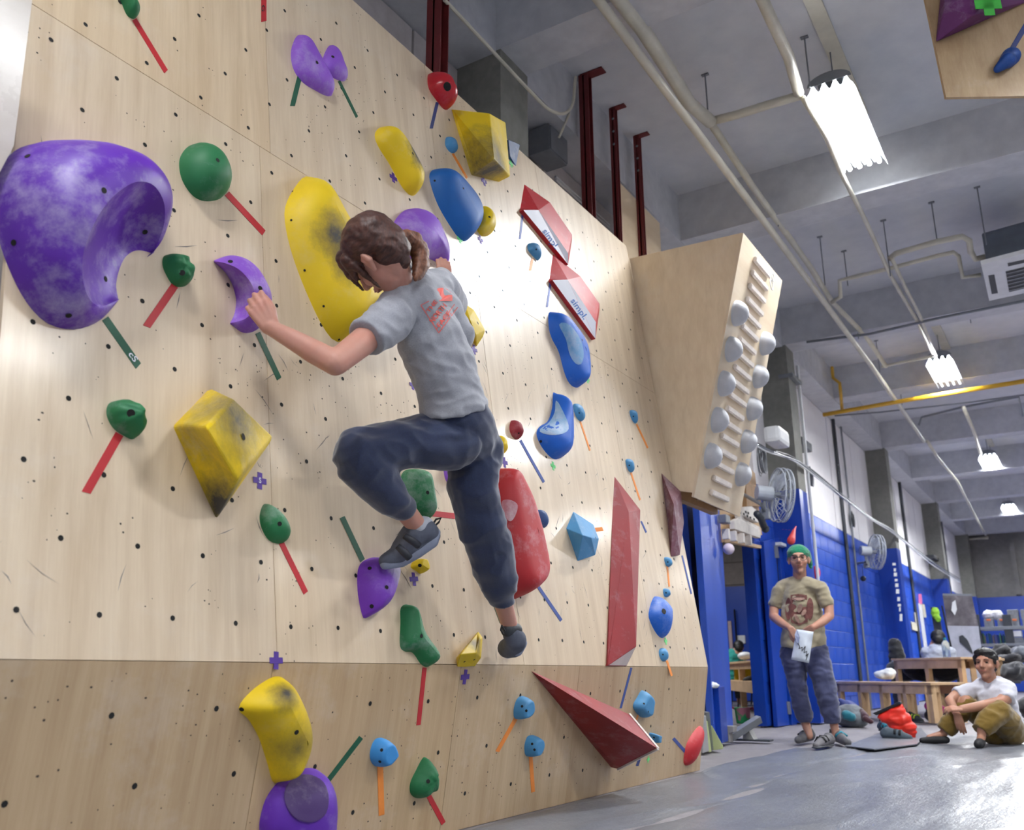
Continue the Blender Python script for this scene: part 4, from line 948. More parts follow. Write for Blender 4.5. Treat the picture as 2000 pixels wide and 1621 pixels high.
# ---------------------------------------------------------------- doorway, side room
dA = Vector((-3.02, 8.45, 0)); dB = Vector((-3.38, 9.93, 0)); dd = (dB-dA).normalized(); dnn = Vector((dd.y, -dd.x, 0))
lf = thing('blue_door', 'tall blue steel door leaf standing open left of the doorway', 'door', dA)
LQ = [on_plane(*p, dA, dnn)-dA for p in ((1362, 940), (1404, 940), (1432, 1421), (1397, 1452))]
MB().prism(LQ, -dnn*.06).build('door_leaf', M['bluedoor'], lf, bevel=.004)
sen = on_plane(1405, 1012, dA+dnn*.02, dnn)-dA
MB().box((-.0, -.05, -.06), (.09, .1, .03), Matrix.Translation(sen)).build('door_closer', M['grey'], lf, bevel=.01)
fr_ = [on_plane(*p, dA-dnn*.12, dnn) for p in ((1341, 985), (1367, 985), (1398, 1455), (1378, 1462))]
dpo = MB().prism(fr_, -dnn*.1).build('door_frame', M['bluedark']); tag(centre(dpo), 'dark blue door frame between the slab edge and the open door leaf', 'door frame')
hg = MB()
for y_ in (1085, 1325):
    t_ = 1366+(y_-985)*.066; hg.prism([on_plane(*p, dA-dnn*.1, dnn) for p in ((t_-9, y_-20), (t_-3, y_-20), (t_-1, y_+20), (t_-7, y_+20))], dnn*.02)
ho = hg.build('hinge', M['grey']); ho.data.transform(Matrix.Translation(-dpo.location)); ho.parent = dpo
gp = [on_plane(*p, dA-dnn*.09, dnn) for p in ((1344, 1010), (1352, 1010), (1378, 1320), (1371, 1320))]
# right jamb and second leaf
jm = thing('blue_door', 'blue double door leaf folded back at the right of the doorway', 'door', (-3.42, 11.1, 0))
def jq(px, X): P = on_axis(px[0], px[1], 0, X); return P
mb = MB().box((-.04, 0, 0), (.02, .08, 2.35)); 
J = lambda p, X=-3.36: on_axis(*p, 0, X)-jm.location
MB().prism([J(p) for p in ((1484, 1058), (1506, 1052), (1534, 1416), (1511, 1419))], (.05, 0, 0)).build('door_leaf', M['bluedark'], jm, bevel=.004)
MB().prism([J(p) for p in ((1514, 1052), (1521, 1052), (1549, 1416), (1539, 1416))], (.05, 0, 0)).build('door_leaf', M['bluedark'], jm, bevel=.004)
MB().prism([J(p, -3.37) for p in ((1506, 1080), (1514, 1080), (1540, 1416), (1533, 1416))], (.02, 0, 0)).build('gap_shadow_strip', M['black'], jm)
MB().prism([J(p, -3.34) for p in ((1507, 1066), (1513, 1066), (1516, 1090), (1509, 1090))], (.04, 0, 0)).build('hinge', M['grey'], jm)
MB().prism([J(p, -3.34) for p in ((1531, 1370), (1537, 1370), (1540, 1395), (1534, 1395))], (.04, 0, 0)).build('hinge', M['grey'], jm)
# side room shell
struct('wall_side_room', MB().box((-16, 21, -.1), (WX-.3, 21.2, CZ)).box((-16.2, -5, -.1), (-16, 21.2, CZ)), plain('side_room_plaster', srgb(120, 112, 108), .8), label='far wall of the side room seen through the doorway')
sw = bpy.data.objects['wall_side_room']
zt = on_axis(1450, 1145, 1, 21).z; MB().box((-16, 20.94, 0), (WX-.3, 21.0, zt)).build('blue_dado', M['bluedark'], sw)
for i in range(5): MB().box((-16, 20.97, zt+.05+i*.52), (WX-.3, 21.0, zt+.05+i*.52+.49)).build('wall_board', plain('grey_board', srgb(128-8*(i % 2), 120-6*(i % 2), 116-6*(i % 2)), .8), sw)
Yw = 20.9
def box_px(name, mat, p0, p1, Y, dep, parent=None, bevel=.006):
    a_ = on_axis(*p0, 1, Y); b_ = on_axis(*p1, 1, Y)
    return MB().box((min(a_.x, b_.x), Y, min(a_.z, b_.z)), (max(a_.x, b_.x), Y+dep, max(a_.z, b_.z))).build(name, mat, parent, bevel=bevel)
def thing_px(name, mat, p0, p1, Y, dep, lab, cat, group=None, bevel=.006):
    return tag(centre(box_px(name, mat, p0, p1, Y, dep, None, bevel)), lab, cat, group)
mr = NT('mirror_glass').done(srgb(150, 160, 155), .12, .85)
mo = thing('wall_mirror', 'small framed mirror above the sink in the side room', 'mirror', on_axis(1479, 1262, 1, Yw))
for nm, m_, p0, p1, y_ in (('frame', M['grey'], (1464, 1224), (1494, 1263), Yw+.03), ('glass', mr, (1466, 1226), (1492, 1261), Yw)):
    o = box_px(nm, m_, p0, p1, y_, .03); o.data.transform(Matrix.Translation(-mo.location)); o.parent = mo
thing_px('towel_dispenser', M['white'], (1439, 1241), (1456, 1257), Yw, .14, 'white paper towel dispenser on the blue wall left of the mirror', 'dispenser', bevel=.02)
thing_px('inner_door', plain('pink_door', srgb(190, 168, 170), .6), (1421, 1213), (1433, 1290), Yw, .04, 'pale pink door edge at the back of the side room', 'door')
thing_px('inner_post', M['black'], (1433, 1190), (1440, 1290), Yw-.1, .1, 'black post beside the pale pink inner door', 'post')
sk = thing('sink_counter', 'grey sink counter under the mirror with a chrome tap', 'sink', on_axis(1480, 1300, 1, 19.8))
o = box_px('counter', M['grey'], (1462, 1282), (1500, 1287), 19.8, .5); o.data.transform(Matrix.Translation(-sk.location)); o.parent = sk
o = box_px('cabinet', M['darkgrey'], (1464, 1287), (1498, 1345), 19.85, .45); o.data.transform(Matrix.Translation(-sk.location)); o.parent = sk
q = on_axis(1478, 1282, 1, 20.0)-sk.location; MB().tube([q, q+Vector((0, 0, .12)), q+Vector((.05, -.05, .17)), q+Vector((.06, -.1, .13))], .014, 8).build('tap', M['steel'], sk)
# tall table with low bench rail, side room
tp = [flo(1454, 1385), flo(1503, 1397)]
dt = (tp[1]-tp[0]).normalized(); nt = Vector((-dt.y, dt.x, 0))
tb = thing('pine_table', 'tall pine table with a bench rail seen through the doorway', 'table', tp[1])
def post(p, z, w=.05): return [p+dt*w*i+nt*w*j for i, j in ((-1, -1), (1, -1), (1, 1), (-1, 1))]
ztp = on_axis(1500, 1288, 1, tp[1].y).z; ztm = on_axis(1500, 1331, 1, tp[1].y).z
for p in (tp[0], tp[1], tp[1]+nt*.8, tp[0]+nt*.8):
    MB().prism([v-tb.location for v in post(p, ztp)], (0, 0, ztp-.03)).build('leg', M['pine'], tb, bevel=.004)
L0 = tp[0]-dt*1.6; L1 = tp[1]+dt*.08
def slab(name, a_, b_, w0, w1, z0, z1, parent, mat='pine'):
    return MB().prism([v-parent.location for v in (a_+nt*w0+Vector((0, 0, z0)), b_+nt*w0+Vector((0, 0, z0)), b_+nt*w1+Vector((0, 0, z0)), a_+nt*w1+Vector((0, 0, z0)))], (0, 0, z1-z0)).build(name, M[mat], parent, bevel=.003)
slab('tabletop', L0, L1, -.1, .9, ztp-.03, ztp, tb); slab('apron', L0, L1, -.05, -.01, ztp-.13, ztp-.03, tb)
slab('bench_rail', L0, L1, -.2, .1, ztm-.03, ztm, tb); slab('rail_apron', L0, L1, -.2, -.16, ztm-.17, ztm-.03, tb)
# chair, bags and person in the side room
ch = thing('shell_chair', 'yellow plastic shell chair behind the pine table in the side room', 'chair', on_axis(1450, 1375, 1, 17.6))
yc = plain('yellow_plastic', srgb(225, 200, 50), .35)
def pY(px, py, Y, par=None): return on_axis(px, py, 1, Y)-(par.location if par else Vector())
S_ = [pY(1432, 1302, 17.6, ch), pY(1467, 1300, 17.7, ch), pY(1466, 1324, 17.6, ch), pY(1434, 1332, 17.5, ch)]
MB().prism(S_, (0, .05, 0)).build('backrest', yc, ch, bevel=.02)
sq = pY(1450, 1334, 17.2, ch); MB().box((sq.x-.22, sq.y, sq.z-.03), (sq.x+.22, sq.y+.42, sq.z)).build('seat', yc, ch, bevel=.012)
for i, j in ((-.2, .02), (.2, .02), (-.2, .4), (.2, .4)): MB().tube([(sq.x+i, sq.y+j, sq.z-.02), (sq.x+i*1.25, sq.y+j, sq.z-.45)], .014, 6).build('leg', M['darkgrey'], ch)
for i, (px, m_) in enumerate(((1435, 'darkgrey'), (1470, 'pine_dark'), (1492, 'darkgrey'))):
    s = thing('stool', ['dark stool under the side room table, left', 'brown stool under the side room table, middle', 'dark stool under the side room table, right'][i], 'stool', flo(px, 1376))
    MB().box((-.22, -.2, .42), (.22, .2, .46)).build('seat', M[m_], s, bevel=.01)
    for a_, b_ in ((-.2, -.17), (.2, -.17), (-.2, .17), (.2, .17)): MB().tube([(a_*.8, b_*.8, .42), (a_, b_, 0)], .016, 6).build('leg', M[m_], s)
bg = plain('bag_white', srgb(200, 200, 205), .5, .25, 20)
tag(centre(blob('carrier_bag', [('c', pY(1478, 1328, 15.2), .07, pY(1492, 1322, 15.2), .06), ('c', pY(1490, 1330, 15.2), .06, pY(1494, 1316, 15.2), .03)], .02, bg, wr=.015, wrs=14)), 'patterned white bag lying on the bench rail in the side room', 'bag')
tag(centre(blob('folded_coat', [('c', pY(1458, 1330, 15.3), .06, pY(1485, 1324, 15.4), .07)], .02, M['black'], wr=.012)), 'black coat slumped on the bench rail in the side room', 'coat')
tag(centre(blob('white_bowl', [('e', pY(1455, 1281, 16.0), (.13, .13, .07))], .02, M['white'])), 'round white helmet-like bowl on the pine table in the side room', 'bowl')
# hangboards above the doorway
hb = thing('hangboard_rack', 'pine board rack with pale hangboards above the doorway', 'training rack', on_axis(1440, 1050, 0, -3.3))
H_ = lambda p, X=-3.3: on_axis(*p, 0, X)-hb.location
MB().prism([H_(p, -3.36) for p in ((1400, 985), (1415, 975), (1452, 905), (1470, 925), (1484, 1045), (1404, 1060))], (.03, 0, 0)).build('backing_board', M['pine'], hb)
MB().prism([H_(p, -3.36) for p in ((1444, 945), (1462, 950), (1478, 990), (1446, 990))], (.08, 0, 0)).build('backing_board', M['pine_dark'], hb)
wt = plain('chalky_resin', srgb(214, 208, 202), .6, .1, 12)
B1 = [(1442, 991), (1458, 990), (1476, 1006), (1478, 1018), (1470, 1022), (1443, 1008)]
MB().prism([H_(p, -3.26) for p in B1], (.07, 0, 0)).build('hangboard', wt, hb, bevel=.008)
for px, py in ((1446, 1001), (1453, 1004), (1457, 1000), (1460, 1008), (1466, 1011), (1473, 1014), (1462, 1002)):
    p = H_((px, py), -3.185); MB().box((p.x-.004, p.y-.02, p.z-.012), (p.x+.002, p.y+.02, p.z+.012)).build('finger_pocket', M['hole'], hb)
MB().prism([H_(p, -3.28) for p in ((1433, 996), (1441, 996), (1444, 1014), (1475, 1030), (1475, 1037), (1436, 1019))], (.06, 0, 0)).build('hangboard', wt, hb, bevel=.006)
MB().prism([H_(p, -3.26) for p in ((1424, 1018), (1432, 1013), (1476, 1036), (1476, 1052), (1425, 1034))], (.06, 0, 0)).build('hangboard', wt, hb, bevel=.006)
for px in (1420, 1434, 1449, 1463): 
    p = H_((px, 1044+(px-1420)*.28), -3.2); MB().box((p.x-.05, p.y-.03, p.z-.05), (p.x+.03, p.y+.02, p.z+.06)).build('peg', wt, hb, bevel=.005)
MB().prism([H_(p, -3.3) for p in ((1415, 1052), (1478, 1066), (1478, 1072), (1415, 1060))], (.06, 0, 0)).build('lower_rail', M['pine'], hb, bevel=.004)
MB().ball(H_((1423, 1072), -3.1), .06, 16).build('ball_grip', plain('pinkish_ball', srgb(212, 196, 208), .6), hb, smooth=True)
# ---------------------------------------------------------------- wall fans
def fan(px, py, X, R_, lab, arm):
    c = on_axis(px, py, 0, X); v = (c-CP); v.z = 0; v.normalize(); rt_ = Vector((v.y, -v.x, 0)); n = (rt_*.93+v*.36+Vector((0, 0, -.1))).normalized()
    t_ = thing('wall_fan', lab, 'fan', c); t1 = n.cross(Vector((0, 0, 1))).normalized(); t2 = n.cross(t1)
    def P(r, a_, h): return t1*r*math.cos(a_)+t2*r*math.sin(a_)+n*h
    g = MB()
    for h, rr in ((-.05, R_), (.05, R_), (0, R_*1.02), (.09, R_*.6), (.10, R_*.3)): g.tube([P(rr, i*math.pi/14, h) for i in range(29)], .008, 5)
    for i in range(28):
        a_ = i*math.pi/14; g.tube([P(R_*.12, a_, .11), P(R_*.6, a_, .095), P(R_, a_, .04)], .0038, 4); g.tube([P(R_*.12, a_, -.10), P(R_*.6, a_, -.09), P(R_, a_, -.04)], .0038, 4)
    g.build('cage', M['fangrey'], t_)
    for k in range(3):
        a0 = k*2.094+.4; B_ = MB(); pts = [P(R_*.12, a0, -.02), P(R_*.5, a0-.5, -.04), P(R_*.88, a0-.35, -.04), P(R_*.88, a0+.35, .03), P(R_*.45, a0+.5, .03)]
        B_.prism(pts, n*.006).build('blade', plain('fan_blade_'+str(k), srgb(178, 184, 192), .35), t_)
    MB().tube([P(0, 0, -.28), P(0, 0, -.10)], R_*.28, 16).build('motor', M['fangrey'], t_, smooth=False, bevel=.008)
    MB().tube([P(0, 0, -.12), P(0, 0, .1)], R_*.12, 12).build('hub', M['grey'], t_)
    b0 = P(0, 0, -.2)+Vector((0, 0, -R_*.3)); A_ = [b0, b0+Vector((0, 0, -.15))]+[on_axis(*p, 0, xx)-c for p, xx in arm]
    MB().tube(A_, .022, 8).build('bracket_arm', M['grey'], t_)
    MB().box((-.05, -.04, -.06), (.05, .04, .06), Matrix.Translation(A_[1])).build('pivot', M['grey'], t_, bevel=.01)
    return t_
fan(1525, 967, -2.75, .30, 'big grey wall fan in front of the first column', [((1487, 985), -2.9), ((1445, 962), -3.3)])
fan(1712, 1078, -3.0, .30, 'grey wall fan on the blue wall before the second column', [((1690, 1098), -3.15), ((1676, 1100), -3.36)])
tag(MB().ball(on_axis(1686, 1130, 0, -3.3), .05, 12).tube([on_axis(1686, 1130, 0, -3.3), on_axis(1684, 1104, 0, -3.3), on_axis(1684, 1104, 0, -3.3)+Vector((-.1, 0, .02))], .005, 5).build('hanging_bulb', M['darkgrey'], smooth=True), 'small dark ball hanging under the second wall fan', 'pendant')
tag(MB().tube([on_axis(*p, 0, -2.95) for p in ((1478, 1003), (1486, 1012), (1492, 1028))], .04, 10).ball(on_axis(1495, 1033, 0, -2.95), .045).build('spot_camera', M['darkgrey'], smooth=True), 'dark spotlight drooping under the first wall fan', 'spotlight')
# speakers and small wall things
def wbox(name, mat, px0, px1, X, dep, lab, cat, bev=.01):
    a_ = on_axis(*px0, 0, X); b_ = on_axis(*px1, 0, X)
    return tag(centre(MB().box((X-dep, min(a_.y, b_.y), min(a_.z, b_.z)), (X, max(a_.y, b_.y), max(a_.z, b_.z))).build(name, mat, None, bevel=bev)), lab, cat)
wbox('loudspeaker', M['darkgrey'], (1566, 852), (1587, 883), -3.2, .18, 'black loudspeaker right of the first column', 'loudspeaker')
wbox('loudspeaker', M['darkgrey'], (1824, 1083), (1837, 1098), -3.15, .2, 'small black loudspeaker on the far column', 'loudspeaker')
wbox('wall_antenna', M['white'], (1521, 828), (1545, 876), -2.8, .2, 'white curved antenna box on the first column', 'antenna', .05)
wbox('emergency_light', M['white'], (1526, 1058), (1545, 1072), -3.25, .12, 'white emergency light beside the first column\'s blue foot', 'light')
wbox('trunking_box', M['grey'], (1548, 727), (1567, 752), -2.95, .2, 'grey trunking box at the head of the first column', 'box')
tag(blob('red_flag', [('c', on_axis(1551, 1036, 0, -2.95), .004, on_axis(1551, 1036, 0, -2.95)+Vector((-.15, 0, .03)), .004), ('c', on_axis(1545, 1056, 0, -2.95), .05, on_axis(1551, 1036, 0, -2.95), .02), ('c', on_axis(1551, 1036, 0, -2.95), .018, on_axis(1555, 1028, 0, -2.95), .008)], .008, plain('red_cloth', srgb(215, 70, 70), .6)), 'small red cloth cone hanging above the green beanie', 'cloth')
tag(blob('alarm_bell', [('e', on_axis(1594, 1118, 0, -3.3), (.06, .07, .10))], .012, plain('red_gloss', srgb(215, 35, 40), .3)), 'red alarm bell on the blue wall behind the standing man', 'alarm')
CB = [(1478,868),(1500,880),(1540,893),(1563,905),(1590,925),(1640,966),(1700,1012),(1738,1034),(1770,1060),(1820,1098),(1875,1134)]
for k, (dz, m_) in enumerate(((0, 'grey'), (3, 'white'), (-3, 'darkgrey'))):
    P = catmull([on_axis(x, y+dz+random.uniform(-1.5, 1.5), 0, -2.97) for x, y in CB], 60, False)
    tag(MB().tube(P, .016 if k == 0 else .010, 6).build('cable_run', M[m_]), ['grey cable run stretched along the columns', 'white cable laid along the grey cable run', 'dark cable laid above the grey cable run'][k], 'cable')
for (x, y, rx, rz, lab) in ((1488, 898, .09, .16, 'big coil of grey cable beside the training box'), (1582, 932, .06, .13, 'coil of cable right of the first column'), (1664, 1015, .06, .13, 'dark coil of cable on the white wall panels')):
    c = on_axis(x, y, 0, -3.05 if x < 1600 else -3.36); g = MB()
    for k in range(7):
        g.tube([c+Vector((.01*k-.03, (rx+.012*math.sin(k*2.1))*math.cos(a_), (rz+.014*math.cos(k*1.7))*math.sin(a_)-.02*math.cos(k))) for a_ in [i*math.pi/12 for i in range(25)]], .006, 5)
    tag(g.build('cable_coil', M['grey' if x < 1600 else 'darkgrey']), lab, 'cable')
# white marks down the second column, boards leaning at the wall
o = MB()
for k, (y_, h_, w_) in enumerate(((1102, 5, 6), (1113, 6, 4), (1122, 7, 6), (1133, 5, 5), (1143, 7, 6), (1155, 9, 6), (1170, 8, 5), (1182, 5, 6), (1190, 8, 3), (1206, 14, 5))):
    x_ = 1746+(y_-1102)*.13; o.prism([on_axis(*p, 0, -3.018) for p in ((x_-w_/2, y_-h_/2), (x_+w_/2, y_-h_/2), (x_+w_/2, y_+h_/2), (x_-w_/2, y_+h_/2))], (.004, 0, 0))
tag(o.build('white_stencil', M['white']), 'column of small white stencil marks on the second column', 'sign')
for i, (q, m_, lab) in enumerate((([(1793,1178),(1798,1178),(1824,1368),(1818,1368)], 'white', 'long white pole leaning on the blue wall'), ([(1794,1160),(1798,1160),(1800,1180),(1795,1180)], 'pinkp', 'pink grip at the head of the leaning pole'),
        ([(1778,1214),(1792,1218),(1794,1234),(1781,1230)], 'cream', 'cream notice plate on the blue wall'), ([(1785,1196),(1790,1196),(1795,1233),(1790,1233)], 'cream', 'narrow cream strip above the notice plate'), ([(1800,1180),(1804,1180),(1808,1206),(1804,1206)], 'cream', 'short cream strip right of the leaning pole'))):
    mm_ = {'pinkp': plain('pink_grip', srgb(220, 110, 160), .5), 'cream': plain('cream_card', srgb(205, 200, 180), .6)}.get(m_) or M[m_]
    tag(centre(MB().prism([on_axis(*p, 0, -3.395+.002*i) for p in q], (.02, 0, 0)).build(['pole', 'pole_grip', 'notice_plate', 'card_strip', 'card_strip'][i], mm_)), lab, ['pole', 'grip', 'notice', 'strip', 'strip'][i])
pb_ = thing('leaning_board', 'dark board with bright green leaves leaning beyond the pole', 'board', on_axis(1828, 1275, 1, 17.5))
o = MB().prism([on_axis(*p, 1, 17.5)-pb_.location for p in ((1817, 1186), (1832, 1186), (1867, 1382), (1849, 1382))], (0, .03, 0)).build('panel', M['darkgrey'], pb_)
blob('leaves', [('e', on_axis(1827, 1197, 1, 17.4)-pb_.location, (.07, .03, .1)), ('e', on_axis(1832, 1208, 1, 17.4)-pb_.location, (.05, .03, .06))], .02, plain('leaf_green', srgb(140, 195, 50), .6), pb_, wr=.02, wrs=20)
# roll-up banner
bn = thing('rollup_banner', 'tall roll-up banner, dark photo above and a black plume on white below', 'banner', on_axis(1890, 1300, 1, 18.0))
BQ = lambda *p, y=18.0: [on_axis(*q, 1, y)-bn.location for q in p]
bt = NT('banner_photo'); col = bt.ramp(bt.noise(3, 5, .6), [(.35, srgb(60, 56, 62)), (.6, srgb(110, 104, 108)), (.75, srgb(170, 160, 165))]); bt.done(col, .5)
MB().prism(BQ((1841, 1163), (1898, 1164), (1911, 1223), (1850, 1222)), (0, .01, 0)).build('photo_field', bt.m, bn)
MB().prism(BQ((1850, 1222), (1911, 1223), (1932, 1384), (1887, 1384)), (0, .01, 0)).build('white_field', plain('banner_white', srgb(176, 178, 190), .5), bn)
MB().prism(BQ((1841, 1159), (1898, 1160), (1899, 1164), (1841, 1163)), (0, .03, 0)).build('top_rail', M['grey'], bn)
MB().prism(BQ((1860, 1176), (1866, 1172), (1869, 1190), (1865, 1202), (1858, 1192), y=17.98), (0, .004, 0)).build('pale_figure', M['white'], bn)
MB().prism(BQ((1873, 1243), (1880, 1240), (1890, 1250), (1897, 1266), (1901, 1278), (1895, 1273), (1883, 1262), (1874, 1254), y=17.98), (0, .004, 0)).build('black_plume', M['darkgrey'], bn)
MB().prism(BQ((1838, 1183), (1841, 1183), (1887, 1386), (1881, 1386)), (0, .04, 0)).build('support_pole', M['black'], bn)
# far shelf with boxes and books
shY = 22.0
sh = thing('storage_shelf', 'grey storage shelf against the blue end of the hall', 'shelf', on_axis(1960, 1300, 1, shY)); sh.location.z = 0
def shb(name, mat, p0, p1, y0=0, dep=.5): o = box_px(name, mat, p0, p1, shY+y0, dep); o.data.transform(Matrix.Translation(-sh.location)); o.parent = sh; return o
for y_ in (1226, 1259, 1300): shb('shelf_board', M['grey'], (1914, y_-1.5), (2040, y_+1.5))
for x_ in (1913, 1975, 2038): shb('upright', M['darkgrey'], (x_-1.5, 1200), (x_+1.5, 1335), .02, .04)
bxm = plain('grey_bin', srgb(122, 126, 132), .5, .2, 30)
for i, x_ in enumerate((1921, 1947, 1972, 1996)):
    b_ = thing_px('storage_bin', bxm, (x_, 1209), (x_+20, 1224), shY+.05, .35, ['leftmost', 'second', 'third', 'fourth'][i]+' grey bin with an orange label on the top shelf', 'bin', 'grey bins on the top shelf')
    o = box_px('label_plate', plain('orange_label', srgb(205, 110, 60), .6), (x_+5, 1209), (x_+14, 1212.5), shY+.03, .015); o.data.transform(Matrix.Translation(-b_.location)); o.parent = b_
for i, x_ in enumerate((1966, 1992)): thing_px('storage_bin', bxm, (x_, 1191), (x_+24, 1208), shY+.08, .35, ['left', 'right'][i]+' grey bin stacked on the shelf\'s upper row', 'bin')
for i, x_ in enumerate((1931, 1947)): tag(centre(blob('plastic_sack', [('e', on_axis(x_, 1201, 1, shY+.2), (.12, .1, .1))], .02, bg, wr=.02, wrs=15)), ['left', 'right'][i]+' crumpled clear sack on top of the shelf bins', 'sack')
bc = [srgb(40, 90, 150), srgb(200, 195, 185), srgb(60, 120, 70), srgb(150, 60, 50), srgb(60, 60, 70), srgb(90, 150, 90), srgb(170, 150, 110)]
x_ = 1918; bn0 = ['blue', 'cream', 'green', 'red', 'dark grey', 'light green', 'tan']; bi = 0
ORD = 'first second third fourth fifth sixth seventh eighth ninth tenth eleventh twelfth thirteenth fourteenth fifteenth sixteenth seventeenth eighteenth nineteenth twentieth twenty-first twenty-second twenty-third twenty-fourth twenty-fifth'.split()
while x_ < 1974:
    w_ = random.choice((2, 2.6, 3.4)); h_ = random.uniform(15, 21); ci = random.randrange(7); bi += 1; thing_px('book', plain('book_cover', bc[ci], .5), (x_, 1257-h_), (x_+w_-.4, 1257), shY+.1, .2, bn0[ci]+' file spine, '+ORD[bi-1]+' from the left on the middle shelf', 'book', 'files on the middle shelf', .002); x_ += w_
thing_px('storage_bin', M['white'], (1977, 1232), (1996, 1243), shY+.05, .3, 'white box at the right of the middle shelf', 'bin'); thing_px('storage_bin', bxm, (1977, 1245), (2000, 1257), shY+.05, .3, 'grey box below the white box on the middle shelf', 'bin')
for (x0, y0, x1, y1, yy, cc, lab) in ((1940,1262,1978,1290,16.5,srgb(26,26,30),'black rucksack heaped on the chairs at the far right'),(1950,1278,2000,1300,15.5,srgb(30,30,36),'dark jacket pile behind the seated man'),(1960,1296,2000,1330,14.5,srgb(30,32,38),'grey bag heap behind the seated man\'s shoulder'),(1985,1330,2030,1368,13.5,srgb(14,14,18),'black holdall on the floor at the right edge'),(1980,1266,2004,1290,15.6,srgb(90,95,105),'pale bottle bag at the far right')):
    a_ = on_axis(x0, y1, 1, yy); b_ = on_axis(x1, y0, 1, yy); c_ = (a_+b_)/2; w_ = abs(b_.x-a_.x)/2; h_ = abs(b_.z-a_.z)/2
    tag(centre(blob('bag', [('e', c_, (w_, .2, h_)), ('e', c_+Vector((w_*.4, -.05, h_*.3)), (w_*.5, .2, h_*.8)), ('e', c_+Vector((-w_*.4, 0, -h_*.2)), (w_*.6, .2, h_*.8))], .03, fabric('bag_cloth', cc), wr=.05, wrs=7)), lab, 'bag')
tag(centre(MB().box((0, 0, 0), (1.5, .5, .03), Matrix.Translation(on_axis(1945, 1312, 1, 16))).build('low_table', M['darkgrey'])), 'dark low table under the bags at the far right', 'table')
# ---------------------------------------------------------------- benches and tables by the wall
def frame_bench(lab, A_, B_, W_, z, legs, thick=.03, ap=.11, cat='bench', name='pine_bench', lw=.035):
    A_, B_ = Vector(A_), Vector(B_); d_ = (B_-A_).normalized(); n_ = Vector((-d_.y, d_.x, 0)); n_ = n_ if n_.y > 0 else -n_
    t_ = thing(name, lab, cat, A_); L_ = (B_-A_).length
    Mx = Matrix(((d_.x, n_.x, 0, 0), (d_.y, n_.y, 0, 0), (0, 0, 1, 0), (0, 0, 0, 1)))
    MB().box((-.03, 0, z-thick), (L_+.03, W_, z), Mx).build('top_board', M['pine'], t_, bevel=.004)
    MB().box((0, .02, z-thick-ap), (L_, .045, z-thick), Mx).build('apron', M['pine'], t_)
    MB().box((0, W_-.045, z-thick-ap), (L_, W_-.02, z-thick), Mx).build('apron', M['pine'], t_)
    for k in range(legs):
        x = lw+(L_-2*lw)*k/(legs-1)
        for y in (.02+lw, W_-.02-lw): MB().box((x-lw, y-lw, 0), (x+lw, y+lw, z-thick), Mx).build('leg', M['pine'], t_)
    return t_
zb = on_axis(1815, 1333, 1, 12.6).z
A_ = flo(1824, 1413); B_ = flo(1634, 1399)
frame_bench('long low pine bench in front of the blue wall', (A_.x, A_.y, 0), (-3.25, 14.0, 0), .5, zb, 5)
zt_ = on_axis(1745, 1286, 1, 14.9).z; pA = on_axis(1875, 1300, 1, 14.3); pB = on_axis(1744, 1300, 1, 15.2)
hb2 = frame_bench('high pine table behind the long low bench', (pA.x, pA.y, 0), (pB.x, pB.y, 0), .7, zt_, 3, cat='table', name='pine_table', ap=.12)
pC = on_axis(1912, 1300, 1, 14.6)
frame_bench('second high pine table right of the first, partly behind the seated man', (pC.x+.3, pC.y, 0), (pA.x+.1, pA.y+.25, 0), .6, zt_-.02, 2, cat='table', name='pine_table', ap=.1)
pD = flo(1880, 1404)
frame_bench('second low pine bench behind the first one', (-1.5, 13.9, 0), (-2.9, 15.4, 0), .45, zb-.02, 4)
# end frame of the low bench (slatted)
ef = thing('slatted_end_frame', 'slatted pine end frame standing at the right end of the low bench', 'frame', flo(1838, 1412))
for k in range(4): 
    p = flo(1818+k*7.5, 1412)-ef.location; MB().box((p.x-.02, p.y-.02, 0), (p.x+.02, p.y+.02, zb-.02)).build('slat', M['pine'], ef)
p0 = flo(1816, 1412)-ef.location; p1 = flo(1843, 1412)-ef.location
MB().box((min(p0.x, p1.x), min(p0.y, p1.y)-.03, zb-.12), (max(p0.x, p1.x), max(p0.y, p1.y)+.03, zb-.01)).build('head_board', M['pine'], ef)
# bags, shoes
def bag(lab, prims, col_, wr=.012, vox=.014, cat='bag', name='bag', rough=.8, wrs=10):
    return tag(centre(blob(name, prims, vox, fabric(name+'_cloth', col_, rough), wr=wr, wrs=wrs)), lab, cat)
def q(px, py, Y): return on_axis(px, py, 1, Y)
bag('dark blue jacket draped over the grey bag under the low bench', [('c', q(1640, 1360, 11.9), .05, q(1668, 1380, 11.8), .10), ('c', q(1668, 1380, 11.8), .09, q(1655, 1372, 11.9), .10), ('c', q(1672, 1384, 11.8), .06, q(1682, 1396, 11.8), .04)], srgb(24, 44, 120), name='jacket', cat='jacket')
bag('round grey bag under the dark blue jacket', [('e', q(1658, 1398, 11.75)+Vector((0, 0, .0)), (.20, .16, .13)), ('e', q(1668, 1404, 11.7), (.17, .15, .10))], srgb(104, 110, 116))
bag('small teal pouch clipped on the grey bag', [('c', q(1652, 1396, 11.5), .05, q(1662, 1400, 11.5), .055)], srgb(20, 112, 128), name='pouch', cat='pouch')
bag('maroon shoes pushed beside the grey bag', [('c', q(1683, 1392, 11.7), .04, q(1690, 1402, 11.6), .045), ('c', q(1690, 1403, 11.5), .035, q(1702, 1409, 11.5), .025)], srgb(70, 34, 44), name='shoe', cat='shoe')
rbm = plain('red_dry_bag', srgb(226, 48, 30), .4, .08, 10)
rbt = thing('dry_bag', 'bright red roll-top bag slumped on the floor', 'bag', flo(1768, 1442))
Lc = rbt.location; Yb = Lc.y
